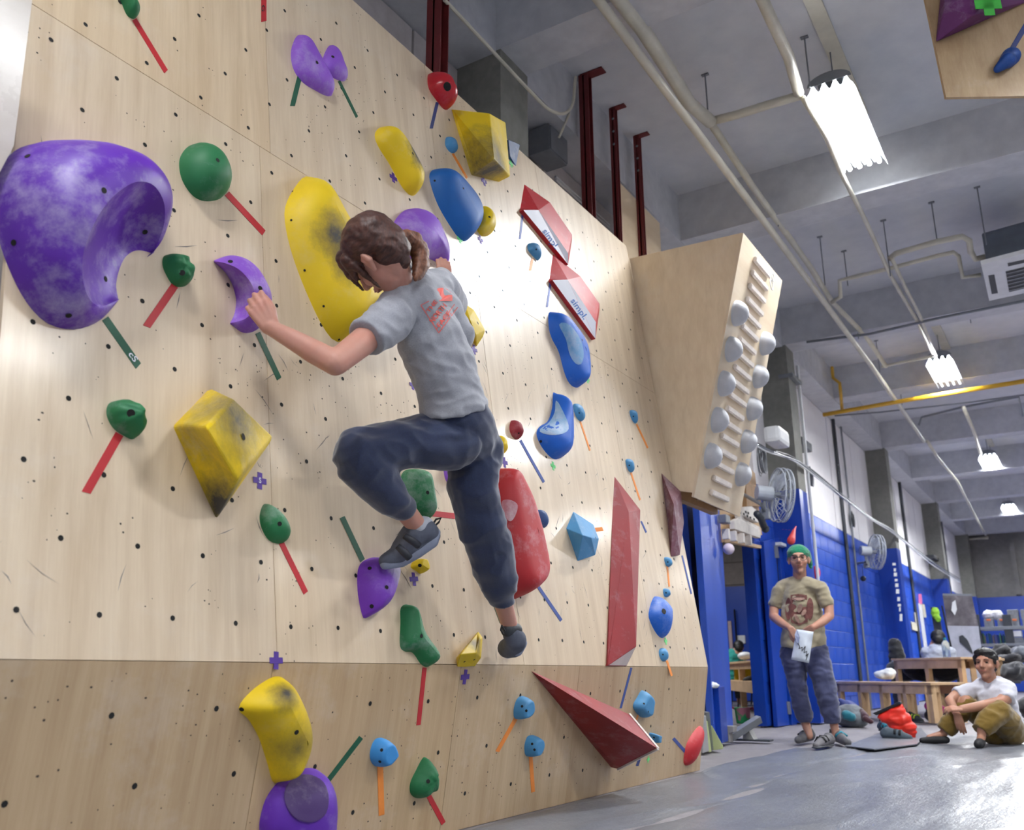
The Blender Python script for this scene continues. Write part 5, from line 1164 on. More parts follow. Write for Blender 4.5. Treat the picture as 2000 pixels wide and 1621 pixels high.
blob('bag_body', [('c', q(1722, 1398, Yb)-Lc, .03, q(1758, 1382, Yb)-Lc, .03), ('c', q(1732, 1402, Yb)-Lc, .05, q(1756, 1392, Yb)-Lc, .06), ('c', q(1740, 1410, Yb)-Lc, .05, q(1766, 1405, Yb)-Lc, .06), ('c', q(1750, 1420, Yb)-Lc, .05, q(1775, 1420, Yb)-Lc, .055), ('c', q(1765, 1427, Yb)-Lc, .05, q(1783, 1432, Yb)-Lc, .04), ('c', q(1778, 1430, Yb)-Lc, .04, q(1785, 1436, Yb)-Lc, .025)], .012, rbm, rbt, wr=.018, wrs=9)
MB().prism([q(*p, Yb-.04)-Lc for p in ((1704, 1393), (1757, 1370), (1760, 1375), (1711, 1397))], (0, .08, 0)).build('roll_top', M['black'], rbt, bevel=.006)
def shoe(lab, P0, P1, H0, w_, colr, extra=None, name='climbing_shoe', cat='shoe', strapc=None, parent=None):
    """P0 heel, P1 toe on the ground; H0 opening height"""
    P0, P1 = Vector(P0), Vector(P1); t_ = thing(name, lab, cat, (P0+P1)/2) if parent is None else parent; o_ = t_.location if parent is None else Vector()
    d_ = (P1-P0).normalized(); L_ = (P1-P0).length; u_ = Vector((0, 0, 1))
    pr = [('c', P0+u_*w_*.7-o_, w_*.62, P0+d_*L_*.55+u_*w_*.62-o_, w_*.6), ('c', P0+d_*L_*.5+u_*w_*.55-o_, w_*.62, P1-d_*w_*.3+u_*w_*.32-o_, w_*.36), ('c', P0+d_*L_*.08+u_*w_*.9-o_, w_*.6, P0+d_*L_*.16+u_*(H0-w_*.4)-o_, w_*.52), ('c', P0+d_*L_*.16+u_*(H0-w_*.4)-o_, w_*.45, P0+d_*L_*.6+u_*w_*.7-o_, w_*.45)]
    blob('upper', pr, .007, plain('shoe_upper', colr, .75, .15, 20), t_, smooth=4)
    blob('sole', [('c', P0+d_*L_*.05+u_*.012-o_, w_*.6, P1-d_*w_*.3+u_*.012-o_, w_*.5, (u_, .28))], .006, M['darkgrey'], t_)
    sc = strapc or M['black']; n_ = d_.cross(u_)
    for k in (.42, .6):
        c_ = P0+d_*L_*k+u_*(w_*1.25-k*w_*.5)-o_; mb_ = MB(); mb_.tube([c_-n_*w_*.62-u_*w_*.35, c_-n_*w_*.35+u_*w_*.12, c_+n_*w_*.35+u_*w_*.12, c_+n_*w_*.62-u_*w_*.35], .011, 6).build('strap', sc, t_, smooth=True)
    hc = P0-d_*w_*.3+u_*(H0)-o_; MB().tube([hc+Vector((0, 0, -.02)), hc-d_*.02+u_*.02, hc-d_*.005+u_*.045, hc+d_*.01+u_*.02, hc+d_*.01-u_*.01], .004, 6).build('pull_loop', M['black'], t_)
    return t_
tl = plain('teal_strap', srgb(20, 130, 150), .6)
f_ = lambda x, y, z=0: flo(x, y, z)
shoe('grey climbing shoe with a white stripe lying before the red bag', f_(1730, 1444), f_(1782, 1446), .10, .075, srgb(70, 82, 92))
shoe('grey and teal climbing shoe half under the red bag', f_(1722, 1428), f_(1745, 1432), .10, .07, srgb(60, 78, 98), strapc=tl)
shoe('dark climbing shoe with a yellow sole behind the red bag', f_(1775, 1410), f_(1803, 1412), .12, .08, srgb(32, 36, 38), strapc=plain('lime', srgb(150, 170, 40), .6))
shoe('loose grey climbing shoe left in front of the standing man\'s feet', f_(1622, 1457), f_(1592, 1463), .09, .075, srgb(92, 90, 94))
pk = plain('pink_cloth', srgb(215, 70, 150), .7)
pt = thing('bag', 'black bag with a bright pink flap beside the bench end', 'bag', flo(1832, 1409)); Lc = pt.location; Yb = Lc.y
blob('bag_body', [('e', q(1834, 1397, Yb)-Lc, (.17, .14, .11)), ('e', q(1820, 1392, Yb)-Lc, (.07, .1, .12))], .014, fabric('black_bag', srgb(22, 20, 28)), pt, wr=.01)
blob('pink_flap', [('c', q(1816, 1378, Yb-.1)-Lc, .06, q(1838, 1386, Yb-.1)-Lc, .05), ('c', q(1838, 1386, Yb-.1)-Lc, .045, q(1850, 1388, Yb-.1)-Lc, .03)], .01, pk, pt, wr=.012)
bag('crumpled white plastic bag on the low bench', [('e', q(1722, 1318, 13.4), (.09, .09, .06)), ('e', q(1736, 1316, 13.4), (.08, .08, .07))], srgb(205, 208, 208), name='plastic_bag', rough=.4, wr=.018)
bag('tall black rucksack standing against the blue wall', [('c', q(1748, 1258, 16.5), .10, q(1752, 1282, 16.5), .13), ('c', q(1752, 1285, 16.5), .12, q(1758, 1320, 16.5), .14), ('c', q(1758, 1320, 16.5), .14, q(1764, 1368, 16.5), .15)], srgb(16, 18, 24), name='rucksack')
bag('black bags stuffed under the high table', [('e', q(1770, 1308, 15.6), (.3, .15, .16)), ('e', q(1805, 1308, 15.4), (.3, .15, .17)), ('e', q(1845, 1308, 15.2), (.28, .15, .17))], srgb(18, 20, 26))
bo = thing('water_bottle', 'clear water bottle with a teal cap on the high table', 'bottle', q(1850, 1285, 14.6)); 
gl = NT('bottle_plastic'); gl.b.inputs['Transmission Weight'].default_value = .8; gl.done(srgb(200, 220, 235), .1)
MB().tube([(0, 0, 0), (0, 0, .02), (0, 0, .2), (0, 0, .25)], .05, 14, rs=[.05, .055, .055, .02]).build('bottle_body', gl.m, bo, smooth=True); MB().tube([(0, 0, .25), (0, 0, .28)], .022, 10).build('cap', tl, bo)
# doorway clutter
bk = thing('bucket_bag', 'green and pink fabric chalk bucket beyond the doorway', 'bucket', flo(1452, 1413)); r_ = 15.5/ppm(bk.location); h_ = 30/ppm(bk.location)
t = NT('green_pink_cloth'); col = t.ramp(t.noise(6, 2, .4, t.coords((1, 1, 1), (2, 1, 0))), [(.50, srgb(50, 165, 105)), (.54, srgb(185, 120, 140))]); t.done(col, .8)
MB().tube([(0, 0, 0), (0, 0, .02), (0, 0, h_*.95), (0, 0, h_)], r_, 20, rs=[r_*.82, r_*.86, r_, r_*1.02]).build('bucket_body', t.m, bk, smooth=True)
MB().tube([(r_*1.0, 0, h_*.9), (r_*1.3, 0, h_*1.0), (r_*1.5, -.02, h_*.85)], .012, 8).tube([(-r_*1.0, 0, h_*.9), (-r_*1.3, 0, h_*1.0), (-r_*1.4, -.02, h_*.9)], .012, 8).build('handle', plain('pink_strap', srgb(150, 50, 90), .7), bk)
pk0 = flo(1427, 1452); tlx = thing('incline_board', 'grey bar tilted on a small stand beside the mat edge', 'exercise board', flo(1452, 1447)); Lc = tlx.location
P0 = flo(1427, 1449)-Lc; P1 = q(1483, 1404, Lc.y+.1)-Lc; MB().tube([P0+Vector((0, 0, .04)), P1], .045, 4).build('bar', M['grey'], tlx, bevel=.004)
MB().prism([q(*p, Lc.y)-Lc for p in ((1450, 1424), (1461, 1424), (1474, 1447), (1451, 1447))], (0, .12, 0)).build('stand', plain('stand_grey', srgb(140, 140, 138), .6), tlx, bevel=.004)
MB().box((-.35, -.02, 0), (.25, .1, .015)).build('base_plate', M['darkgrey'], tlx)
MB().prism([q(*p, Lc.y-.3)-Lc for p in ((1411, 1418), (1432, 1418), (1432, 1430), (1424, 1432), (1425, 1450), (1412, 1450))], (0, .1, 0)).build('foot_block', plain('block_grey', srgb(150, 148, 146), .7), tlx, bevel=.004)
Yf = 7.2
for nm, mt, P_, lab in (('foam_board', 'white', ((1371, 1385), (1378, 1383), (1384, 1452), (1372, 1456)), 'white board leaning at the foot of the slab\'s end'), ('foam_board', 'lime', ((1377, 1392), (1381, 1392), (1389, 1452), (1383, 1453)), 'thin yellow-green board leaning behind the white one'),
        ('foam_board', 'grey', ((1379, 1375), (1385, 1374), (1393, 1448), (1387, 1451)), 'tall grey board leaning beside the thin green one'), ('foam_wedge', 'lime', ((1386, 1400), (1390, 1402), (1412, 1442), (1411, 1447), (1390, 1450)), 'pale yellow-green foam wedge leaning on the blue bin')):
    mt = M.get(mt) or plain('pale_lime', srgb(196, 206, 150), .7, .1)
    tag(centre(MB().prism([q(*p, Yf) for p in P_], (-.15, .22, 0)).build(nm, mt, bevel=.004)), lab, 'board'); Yf += .09
tag(centre(MB().prism([q(*p, 8.0) for p in ((1376, 1342), (1403, 1341), (1411, 1452), (1380, 1455))], (-.05, .3, 0)).build('blue_bin', M['bluedark'], bevel=.006)), 'dark blue bin standing between the slab and the door leaf', 'bin')
tag(centre(blob('tissue', [('e', q(1390, 1338, 8.0), (.06, .05, .02))], .01, M['white'], wr=.015, wrs=25)), 'crumpled white tissue on the dark blue bin', 'tissue')

for o in list(COL.objects):
    if o.parent is None and o.name.split('.')[0] in ('bag', 'foam_board', 'foam_wedge', 'jacket', 'pouch') and 0 < o.location.z < .22 and o.type == 'MESH' and 'pouch' not in o.name: o.location.z = 0.0
# ---------------------------------------------------------------- people
def _capf(bm, p1, r1, p2, r2, flat=None, seg=24):
    """limb sleeve with a plain flat end at p2"""
    p1, p2 = Vector(p1), Vector(p2); t = (p2-p1).normalized(); a = t.orthogonal().normalized(); b = t.cross(a); R_ = []
    for c, r in [(p1-t*r1*math.sin(math.radians(k)), r1*math.cos(math.radians(k))) for k in (80, 45, 0)]+[(p2, r2)]:
        rg = []
        for j in range(seg):
            o = (a*math.cos(6.28319*j/seg)+b*math.sin(6.28319*j/seg))*r
            if flat: n = flat[0]; o = o-n*o.dot(n)*(1-flat[1])
            rg.append(bm.verts.new(c+o))
        R_.append(rg)
    for i in range(3):
        for j in range(seg): bm.faces.new((R_[i][j], R_[i][(j+1) % seg], R_[i+1][(j+1) % seg], R_[i+1][j]))
    bm.faces.new(list(reversed(R_[0]))); bm.faces.new(R_[-1])
def skin(name, c):
    t = NT(name); d = tuple(x*.82 for x in c[:3])+(1,)
    col = t.ramp(t.noise(5, 4), [(.3, d), (.7, c)]); col = t.mix(t.ramp(t.noise(9, 2), [(.5, BLK), (.75, (.4,)*3+(1,))]), col, (min(1, c[0]*1.1), c[1]*.8, c[2]*.75, 1))
    t.b.inputs['Subsurface Weight'].default_value = .08; t.b.inputs['Subsurface Radius'].default_value = (.02, .008, .004); t.b.inputs['Subsurface Scale'].default_value = .3
    return t.done(col, .5)
def hair(name, c, c2):
    t = NT(name); col = t.ramp(t.noise(26, 4, .7, t.coords((1, 6, 1))), [(.3, c), (.7, c2)]); t.bump(t.noise(60, 2, .5, t.coords((1, 8, 1))), .4, .003); return t.done(col, .5)
def head_prims(C, X, Y, Z, s):
    def T(x, y, z): return C+(X*x+Y*y+Z*z)*s
    R = Matrix((X, Y, Z)).transposed()
    p = [('e', T(0, -.012, .03), (.073*s, .092*s, .084*s), R), ('e', T(0, .022, -.022), (.062*s, .066*s, .078*s), R),
         ('c', T(0, .028, -.068), .046*s, T(0, .064, -.098), .023*s), ('e', T(.038, .052, -.028), (.026*s,)*3, R), ('e', T(-.038, .052, -.028), (.026*s,)*3, R),
         ('c', T(-.034, .080, .026), .012*s, T(.034, .080, .026), .012*s), ('c', T(0, .090, .014), .008*s, T(0, .110, -.026), .012*s),
         ('e', T(.011, .099, -.031), (.009*s,)*3, R), ('e', T(-.011, .099, -.031), (.009*s,)*3, R),
         ('c', T(-.018, .087, -.055), .006*s, T(.018, .087, -.055), .006*s), ('c', T(-.014, .087, -.065), .0065*s, T(.014, .087, -.065), .0065*s)]
    for sg in (-1, 1):
        p += [('c', T(sg*.080, -.014, .022), .009*s, T(sg*.084, -.018, -.004), .011*s), ('c', T(sg*.084, -.018, -.002), .010*s, T(sg*.076, .0, -.030), .008*s), ('c', T(sg*.076, .0, -.028), .007*s, T(sg*.078, .002, .016), .006*s)]
    return p, T, R
def hand_prims(O, Y, Z, side, s, curl=(25, 45, 30), thumb=(.9, .7), spread=1.0):
    Y = Y.normalized(); Z = (Z-Y*Z.dot(Y)).normalized(); X = Y.cross(Z)*side; p = []
    kx = (.030, .010, -.010, -.028); ky = (.088, .092, .087, .078)
    L = ((.042, .026, .020), (.046, .029, .021), (.042, .027, .020), (.033, .021, .018))
    for i in range(4):
        K = O+(X*kx[i]+Y*ky[i])*s; B = O+(X*kx[i]*.55+Y*.004)*s
        p.append(('c', B, .0155*s, K, .0115*s)); a = math.radians(curl[0]+i*4); q = K; r = .0098 if i < 3 else .0085
        base = (Y+X*(kx[i]*2.2*spread)).normalized()
        for j, l in enumerate(L[i]):
            d = base*math.cos(a)-Z*math.sin(a); e = q+d*l*s; p.append(('c', q, r*s, e, (r-.001)*s)); q = e; r -= .0008; a += math.radians(curl[1] if j == 0 else curl[2])
    t0 = O+(X*.020+Y*.022-Z*.004)*s; t1 = O+(X*(.020+.030*thumb[0])+Y*.058-Z*.012)*s; t2 = t1+(Y*.030+X*.010*thumb[1]-Z*.006)*s; t3 = t2+(Y*.022-X*.002)*s
    p += [('c', t0, .015*s, t1, .012*s), ('c', t1, .0115*s, t2, .0105*s), ('c', t2, .0105*s, t3, .0085*s)]
    return p
def rel(prims, O):
    out = []
    for p in prims:
        q = list(p)
        for i, a in enumerate(q):
            if i > 0 and isinstance(a, Vector) : q[i] = a-O
        out.append(tuple(q))
    return out
def proj_decal(name, cloth, O, polys, mat, parent, off=.004, sub=0):
    """polys: pixel polygons laid on a garment's surface; O: world origin of the garment's parent"""
    bvh = BVHTree.FromPolygons([v.co for v in cloth.data.vertices], [tuple(p.vertices) for p in cloth.data.polygons]); V = []; Fs = []
    for P in polys:
        b = len(V)
        ok = True; pts = []
        for (x, y) in P:
            d = ray(x, y).normalized(); h = bvh.ray_cast(CP-O, d)
            if h[0] is None: ok = False; break
            pts.append(h[0]-d*off)
        if ok: V += pts; Fs.append(tuple(range(b, b+len(P))))
    return link(name, mesh(name, V, Fs), mat, parent) if Fs else None
def decal_text(body, cloth, O, p0, p1, hpx, mat, parent, off=.004, bold=.02):
    me = text_mesh(body, mat, bold=bold); xs = [v.co.x for v in me.vertices]; ys = [v.co.y for v in me.vertices]; w = max(xs)-min(xs); x0 = min(xs); y0 = min(ys); hh = max(ys)-min(ys)
    a, b = Vector(p0), Vector(p1); d = b-a; up = Vector((d.y, -d.x)).normalized()*hpx
    bvh = BVHTree.FromPolygons([v.co for v in cloth.data.vertices], [tuple(p.vertices) for p in cloth.data.polygons])
    for v in me.vertices:
        q_ = a+d*((v.co.x-x0)/w)+up*((v.co.y-y0)/hh); dr = ray(q_.x, q_.y).normalized(); h = bvh.ray_cast(CP-O, dr)
        v.co = (h[0]-dr*off) if h[0] else Vector((0, 0, 0))
    return link('lettering', me, None, parent)
BK = cr.cross(cu)   # towards the camera
# ===== the climber
def J(px, py, off): return FM @ uv(px, py, off)
def rp(P, px): return px/ppm(P)
def lim(pts, f='c', flat=None):
    out = []
    for (a, ra), (b, rb) in zip(pts, pts[1:]):
        e = ['c', a, rp(a, ra), b, rp(b, rb)]
        if flat: e.append(flat)
        out.append(tuple(e))
    return out
def endf(a, ra, b, rb, flat=None):
    e = ['c', 'F', a, rp(a, ra), b, rp(b, rb)]
    if flat: e.append(flat)
    return tuple(e)
OC = J(905, 850, .40)
cl = thing('person', 'woman climbing the slab in grey t-shirt and navy trousers, brown ponytail, seen from behind', 'person', OC)
SK1 = skin('skin_warm', srgb(206, 152, 134)); SK2 = skin('skin_tan', srgb(186, 138, 116)); SK3 = skin('skin_olive', srgb(176, 128, 104))
hc = J(737, 501, .50); v0 = (hc-CP).normalized(); al = math.radians(30)
Fh = ((cr*-.55-cu*.83)*math.cos(al)+v0*math.sin(al)).normalized(); Uh = (cr*-.80+cu*.57); Uh = (Uh-Fh*Uh.dot(Fh)).normalized(); Xh = Fh.cross(Uh)
HP, HT, HR_ = head_prims(hc, Xh, Fh, Uh, 1.13)
lw = J(530, 641, .19); le = J(655, 709, .42); ls = J(758, 622, .47); rs = J(858, 556, .45)
body = list(HP)
body += lim([(HT(0, -.02, -.05), 29), (J(782, 562, .49), 29), (J(798, 600, .48), 34)])
body += lim([(J(810, 615, .46), 34), (J(846, 690, .45), 42), (J(878, 780, .43), 42), (J(900, 850, .40), 42)])
body += lim([(ls, 26), (J(708, 668, .44), 28), (le, 25.5)]) + lim([(le, 25), (J(612, 686, .34), 24), (J(570, 662, .27), 20), (lw, 15.5)])
body += lim([(rs, 22), (J(880, 600, .30), 20), (J(872, 556, .14), 15)])
body += lim([(J(880, 862, .4), 44), (J(700, 885, .24), 34), (J(782, 985, .25), 22), (J(815, 1028, .23), 19)])
body += lim([(J(925, 875, .4), 44), (J(946, 1040, .34), 34), (J(982, 1175, .26), 19), (J(997, 1228, .20), 15.5)])
hl = (cr*-.52+cu*.80-BK*.10)
body += hand_prims(lw, hl, BK*.9+cr*.1+cu*.2, 1, 1.06, (22, 48, 35), (.55, .2), 1.6)
body += hand_prims(J(872, 552, .15), cu*.98-cr*.15, BK, -1, .9, (20, 60, 30), (.3, .2))
blob('body', rel(body, OC), .0048, SK1, cl, smooth=3)
HR1 = hair('brown_hair', srgb(44, 26, 24), srgb(92, 54, 42))
hp = [('e', HT(0, -.022, .046), (.084*1.12, .100*1.12, .088*1.12), HR_), ('e', HT(0, -.052, .005), (.076*1.12, .066*1.12, .080*1.12), HR_), ('e', HT(0, -.058, -.03), (.062*1.12, .05*1.12, .05*1.12), HR_), ('c', HT(0, -.07, -.02), .05, HT(0, -.045, -.07), .03),
      ('c', HT(-.03, .062, .075), .034, HT(-.045, .096, .025), .010), ('c', HT(.02, .07, .07), .036, HT(.03, .102, .02), .012), ('c', HT(0, .075, .07), .032, HT(-.005, .104, .015), .008),
      ('c', HT(-.06, .045, .055), .028, HT(-.066, .075, .0), .007), ('c', HT(.06, .05, .05), .03, HT(.066, .08, -.03), .01), ('c', HT(-.074, .035, .03), .016, HT(-.070, .040, -.075), .003), ('c', HT(-.055, .085, .02), .010, HT(-.05, .098, -.035), .003),
      ('c', HT(-.06, -.02, .03), .03, J(768, 470, .53), .022)]
hp += lim([(J(748, 496, .54), 20), (J(772, 508, .54), 21), (J(790, 520, .53), 16)])
def J5(x, y): return J(x, y, .60)
hb_ = blob('hair', rel(hp, OC), .005, HR1, cl, smooth=2, wr=.004, wrs=30)
pt_ = lim([(J5(770, 470), 8), (J5(788, 461), 13), (J5(806, 469), 18), (J5(819, 490), 19), (J5(822, 515), 17), (J5(817, 535), 11), (J5(812, 545), 5)])
blob('ponytail', rel(pt_, OC), .004, hair('ponytail_hair', srgb(60, 34, 26), srgb(140, 86, 56)), cl, smooth=2, wr=.004, wrs=34)
ht = MB(); c_ = J5(774, 467)-OC; ht.tube([c_+Vector((0, .018*math.cos(a_), .018*math.sin(a_))) for a_ in [i*.52 for i in range(13)]], .006, 8); ht.build('hair_tie', M['black'], cl, smooth=True)
for nm, mt, a_, b_, r_ in (('eyelash', M['ink'], (-.044, .083, .004), (-.026, .089, .0), .0028), ('eyebrow', HR1, (-.048, .084, .024), (-.024, .093, .030), .004)):
    MB().tube([HT(*a_)-OC, HT(*b_)-OC], r_*1.2, 6).build(nm, mt, cl, smooth=True)
lipm = plain('lip_pink', srgb(160, 90, 80), .45)
MB().tube([HT(-.018, .0925, -.059)-OC, HT(0, .0945, -.060)-OC, HT(.018, .0925, -.059)-OC], .0038, 6).build('mouth', lipm, cl, smooth=True)
# t-shirt
fl = (N_, .80)
TS = lim([(J(812, 612, .48), 62), (J(838, 655, .48), 76), (J(862, 712, .47), 74), (J(880, 760, .46), 72)], flat=fl) + [endf(J(880, 758, .46), 72, J(887, 800, .44), 78, fl)]
TS += lim([(J(806, 598, .50), 50), (J(858, 604, .48), 44), (J(880, 660, .47), 46)])
TS += lim([(J(772, 606, .48), 40), (J(810, 578, .50), 44), (J(852, 562, .46), 36)]) + lim([(J(790, 570, .50), 30), (J(820, 548, .50), 24)])
TS += lim([(J(785, 575, .51), 22), (J(800, 562, .52), 22), (J(818, 552, .50), 20)])
TS += [endf(J(768, 618, .48), 43, J(716, 662, .45), 40)] + [endf(J(856, 560, .46), 38, J(882, 596, .32), 32)]
gre = fabric('grey_jersey', srgb(158, 160, 168), .9, .2, .12)
ts = blob('tshirt', rel([p for p in TS], OC), .006, gre, cl, smooth=4, wr=.010, wrs=9, seed=3)
rdk = plain('red_print', srgb(228, 92, 80), .7)
decal_text('THE', ts, OC, (838, 612), (855, 590), 8, rdk, cl)
decal_text('NORTH', ts, OC, (846, 632), (874, 598), 11, rdk, cl)
decal_text('FACE', ts, OC, (860, 640), (882, 612), 10, rdk, cl)
def ln(a, b, w):
    a, b = Vector(a), Vector(b); d = (b-a).normalized(); n_ = Vector((-d.y, d.x))*w/2; k = 6; return [[tuple(a.lerp(b, i/k)+n_), tuple(a.lerp(b, (i+1)/k)+n_), tuple(a.lerp(b, (i+1)/k)-n_), tuple(a.lerp(b, i/k)-n_)] for i in range(k)]
fan_ = [[(858, 588), (862+22*math.cos(a_), 582-20*math.sin(a_)), (862+22*math.cos(a_+.25), 582-20*math.sin(a_+.25))] for a_ in [-.3+.25*i for i in range(9)]]
proj_decal('shirt_print', ts, OC, ln((822, 596), (857, 650), 1.5)+ln((857, 650), (894, 600), 1.8)+ln((852, 643), (888, 594), 1.5)+ln((822, 596), (838, 588), 1.3)+fan_, rdk, cl)
# trousers
NV = fabric('navy_cotton', srgb(30, 42, 74), .9, .25, .18, .5)
TR = [('c', J(888, 812, .43), rp(J(888, 812, .43), 66), J(912, 862, .40), rp(OC, 63))]
TR += lim([(J(884, 862, .41), 56), (J(800, 866, .33), 50), (J(706, 886, .25), 52)]) + lim([(J(704, 892, .25), 53), (J(735, 935, .25), 47), (J(766, 972, .26), 36)]) + [endf(J(764, 970, .26), 36, J(789, 996, .25), 26)]
TR += lim([(J(925, 872, .40), 54), (J(926, 955, .37), 47), (J(945, 1030, .34), 47), (J(962, 1090, .31), 42), (J(974, 1140, .28), 36)]) + [endf(J(973, 1138, .28), 37, J(983, 1180, .26), 22)]
blob('trousers', rel(TR, OC), .0065, NV, cl, smooth=4, wr=.014, wrs=8, seed=11)
wb = MB(); 
# climbing shoes
gsh = plain('shoe_grey', srgb(88, 93, 108), .75, .2, 14); gso = plain('shoe_rand', srgb(138, 146, 168), .65, .15, 10)
SH = thing('tmp', 'x', 'y', (0, 0, 0)); bpy.data.objects.remove(SH)
s1 = blob('shoe', rel(lim([(J(754, 1095, .10), 15), (J(782, 1082, .14), 21), (J(812, 1062, .19), 25), (J(836, 1047, .23), 23)])+lim([(J(838, 1045, .23), 23), (J(830, 1036, .24), 24), (J(806, 1044, .21), 25), (J(784, 1074, .15), 22)]), OC), .0055, gsh, cl, smooth=4)
s1['label'] = 'grey climbing shoe with two straps on the left foot'
blob('sole', rel(lim([(J(752, 1103, .10), 10), (J(785, 1097, .14), 11), (J(815, 1080, .20), 11), (J(845, 1058, .25), 12), (J(852, 1040, .26), 9)]), OC), .005, gso, s1, smooth=3)
for (a_, b_, c2) in (((776, 1066), (790, 1079), (800, 1090)), ((789, 1046), (806, 1057), (818, 1066))):
    MB().tube([J(*a_, .24)-OC, J(*b_, .255)-OC, J(*c2, .26)-OC], .014, 8, rs=[.012, .015, .014]).build('strap', plain('strap_grey', srgb(42, 44, 54), .6), s1, smooth=True)
MB().tube([J(844, 1026, .27)-OC, J(852, 1014, .27)-OC, J(861, 1012, .27)-OC, J(857, 1020, .27)-OC, J(846, 1030, .27)-OC], .004, 6).build('pull_loop', M['black'], s1)
blob('sock', rel(lim([(J(816, 1030, .235), 19), (J(828, 1027, .24), 20)]), OC), .005, plain('sock_grey', srgb(176, 180, 190), .9), s1, smooth=2)
s2 = blob('shoe', rel(lim([(J(990, 1266, .10), 19), (J(1003, 1262, .17), 22), (J(1007, 1250, .21), 22), (J(1000, 1238, .21), 19)]), OC), .0055, gsh, cl, smooth=3)
s2['label'] = 'grey climbing shoe on the right foot, toe against the wall'
blob('sole', rel(lim([(J(992, 1274, .08), 12), (J(1010, 1270, .19), 12), (J(1020, 1256, .22), 10)]), OC), .005, gso, s2, smooth=2)
blob('sock', rel(lim([(J(992, 1230, .21), 15), (J(1006, 1231, .22), 15)]), OC), .005, M['darkgrey'], s2, smooth=2)
MB().tube([J(983, 1238, .24)-OC, J(978, 1230, .25)-OC, J(980, 1222, .25)-OC, J(986, 1232, .24)-OC], .004, 6).build('pull_loop', M['black'], s2)
# ===== the standing man
YM = 8.72
def K(px, py, d=0): return on_axis(px, py, 1, YM+d)
OM = flo(1600, 1450); mn = thing('person', 'man standing in green beanie, round glasses and khaki t-shirt, hands at a white chalk bag', 'person', OM)
vm = (K(1560, 1200)-CP); vm.z = 0; vm.normalize(); Fm_ = -vm; Um = Vector((0, 0, 1)); Xm = Fm_.cross(Um)
hm = K(1560, 1093); Fh2 = (Fm_+Um*.02).normalized(); Uh2 = (Um-Fh2*Um.dot(Fh2)).normalized(); Xh2 = Fh2.cross(Uh2)
HP2, HT2, HR2 = head_prims(hm, Xh2, Fh2, Uh2, 1.18)
b2_ = list(HP2)+lim([(HT2(0, -.02, -.06), 12.5), (K(1562, 1135, .02), 13), (K(1564, 1150, .02), 14)])+lim([(K(1564, 1165, .02), 22), (K(1568, 1230, .02), 26), (K(1570, 1270, .02), 28)], flat=(Fm_, .5))
b2_ += lim([(K(1522, 1156), 9.5), (K(1512, 1180), 9.5), (K(1511, 1204, -.03), 9)])+lim([(K(1511, 1204, -.03), 9), (K(1525, 1216, -.13), 8.5), (K(1543, 1227, -.24), 6)])
b2_ += lim([(K(1607, 1156), 9.5), (K(1618, 1180), 9.5), (K(1620, 1203, -.03), 9)])+lim([(K(1620, 1203, -.03), 9), (K(1606, 1215, -.13), 8.5), (K(1588, 1225, -.24), 6)])
b2_ += hand_prims(K(1544, 1227, -.25), K(1556, 1243, -.25)-K(1544, 1227, -.25), Fm_, 1, .98, (25, 35, 25))+hand_prims(K(1587, 1225, -.25), K(1572, 1236, -.22)-K(1587, 1225, -.25), Fm_, -1, .98, (25, 35, 25))
b2_ += lim([(K(1550, 1280, .02), 18), (K(1560, 1355, -.02), 11), (K(1574, 1415, .02), 8.5), (K(1581, 1437, .0), 7)])+lim([(K(1592, 1280, .02), 18), (K(1614, 1355, -.02), 11), (K(1628, 1410, .02), 8.5), (K(1633, 1438, 0), 7)])
blob('body', rel(b2_, OM), .0065, SK2, mn, smooth=2)
fm = (Fm_, .62)
TS2 = lim([(K(1563, 1156, .02), 32), (K(1566, 1195, .02), 38), (K(1569, 1240, .02), 41)], flat=fm)+[endf(K(1569, 1238, .02), 41, K(1570, 1266, .02), 43, fm)]
TS2 += lim([(K(1526, 1149, .02), 13.5), (K(1546, 1143, .02), 16), (K(1580, 1143, .02), 16), (K(1602, 1149, .02), 13.5)])+[endf(K(1524, 1151, .01), 14.5, K(1513, 1185, 0), 12), endf(K(1604, 1151, .01), 14.5, K(1617, 1185, 0), 12)]
kh = fabric('khaki_jersey', srgb(150, 140, 116), .9, .2, .1)
ts2 = blob('tshirt', rel(TS2, OM), .009, kh, mn, smooth=4, wr=.012, wrs=8, seed=5)
pr1 = plain('maroon_print', srgb(104, 62, 58), .8, .35, 30); pr2 = plain('pale_print', srgb(150, 120, 108), .8, .3, 30)
def elp(cx, cy, rx, ry, rot=0, n=12): return [(cx+rx*math.cos(a_)*math.cos(rot)-ry*math.sin(a_)*math.sin(rot), cy+rx*math.cos(a_)*math.sin(rot)+ry*math.sin(a_)*math.cos(rot)) for a_ in [6.283*i/n for i in range(n)]]
proj_decal('shirt_print', ts2, OM, [elp(1540, 1189, 6.5, 22), elp(1582, 1189, 7, 22), [(1544, 1162), (1560, 1160), (1576, 1162), (1578, 1215), (1561, 1221), (1545, 1215)]], pr1, mn, .006)
proj_decal('shirt_print', ts2, OM, [elp(1562, 1188, 5, 9, .3), elp(1556, 1208, 4, 10, -.5), elp(1570, 1196, 4, 7, .6), elp(1559, 1169, 13, 4)], pr2, mn, .010)
DN = fabric('faded_denim', srgb(62, 66, 98), .9, .2, .2)
TR2 = lim([(K(1550, 1270, .02), 25), (K(1590, 1270, .02), 25)], flat=fm)+lim([(K(1549, 1280, .02), 24), (K(1556, 1330, 0), 19), (K(1562, 1365, -.01), 17), (K(1570, 1392, 0), 16)])+[endf(K(1570, 1390, 0), 16.5, K(1573, 1409, .01), 13)]
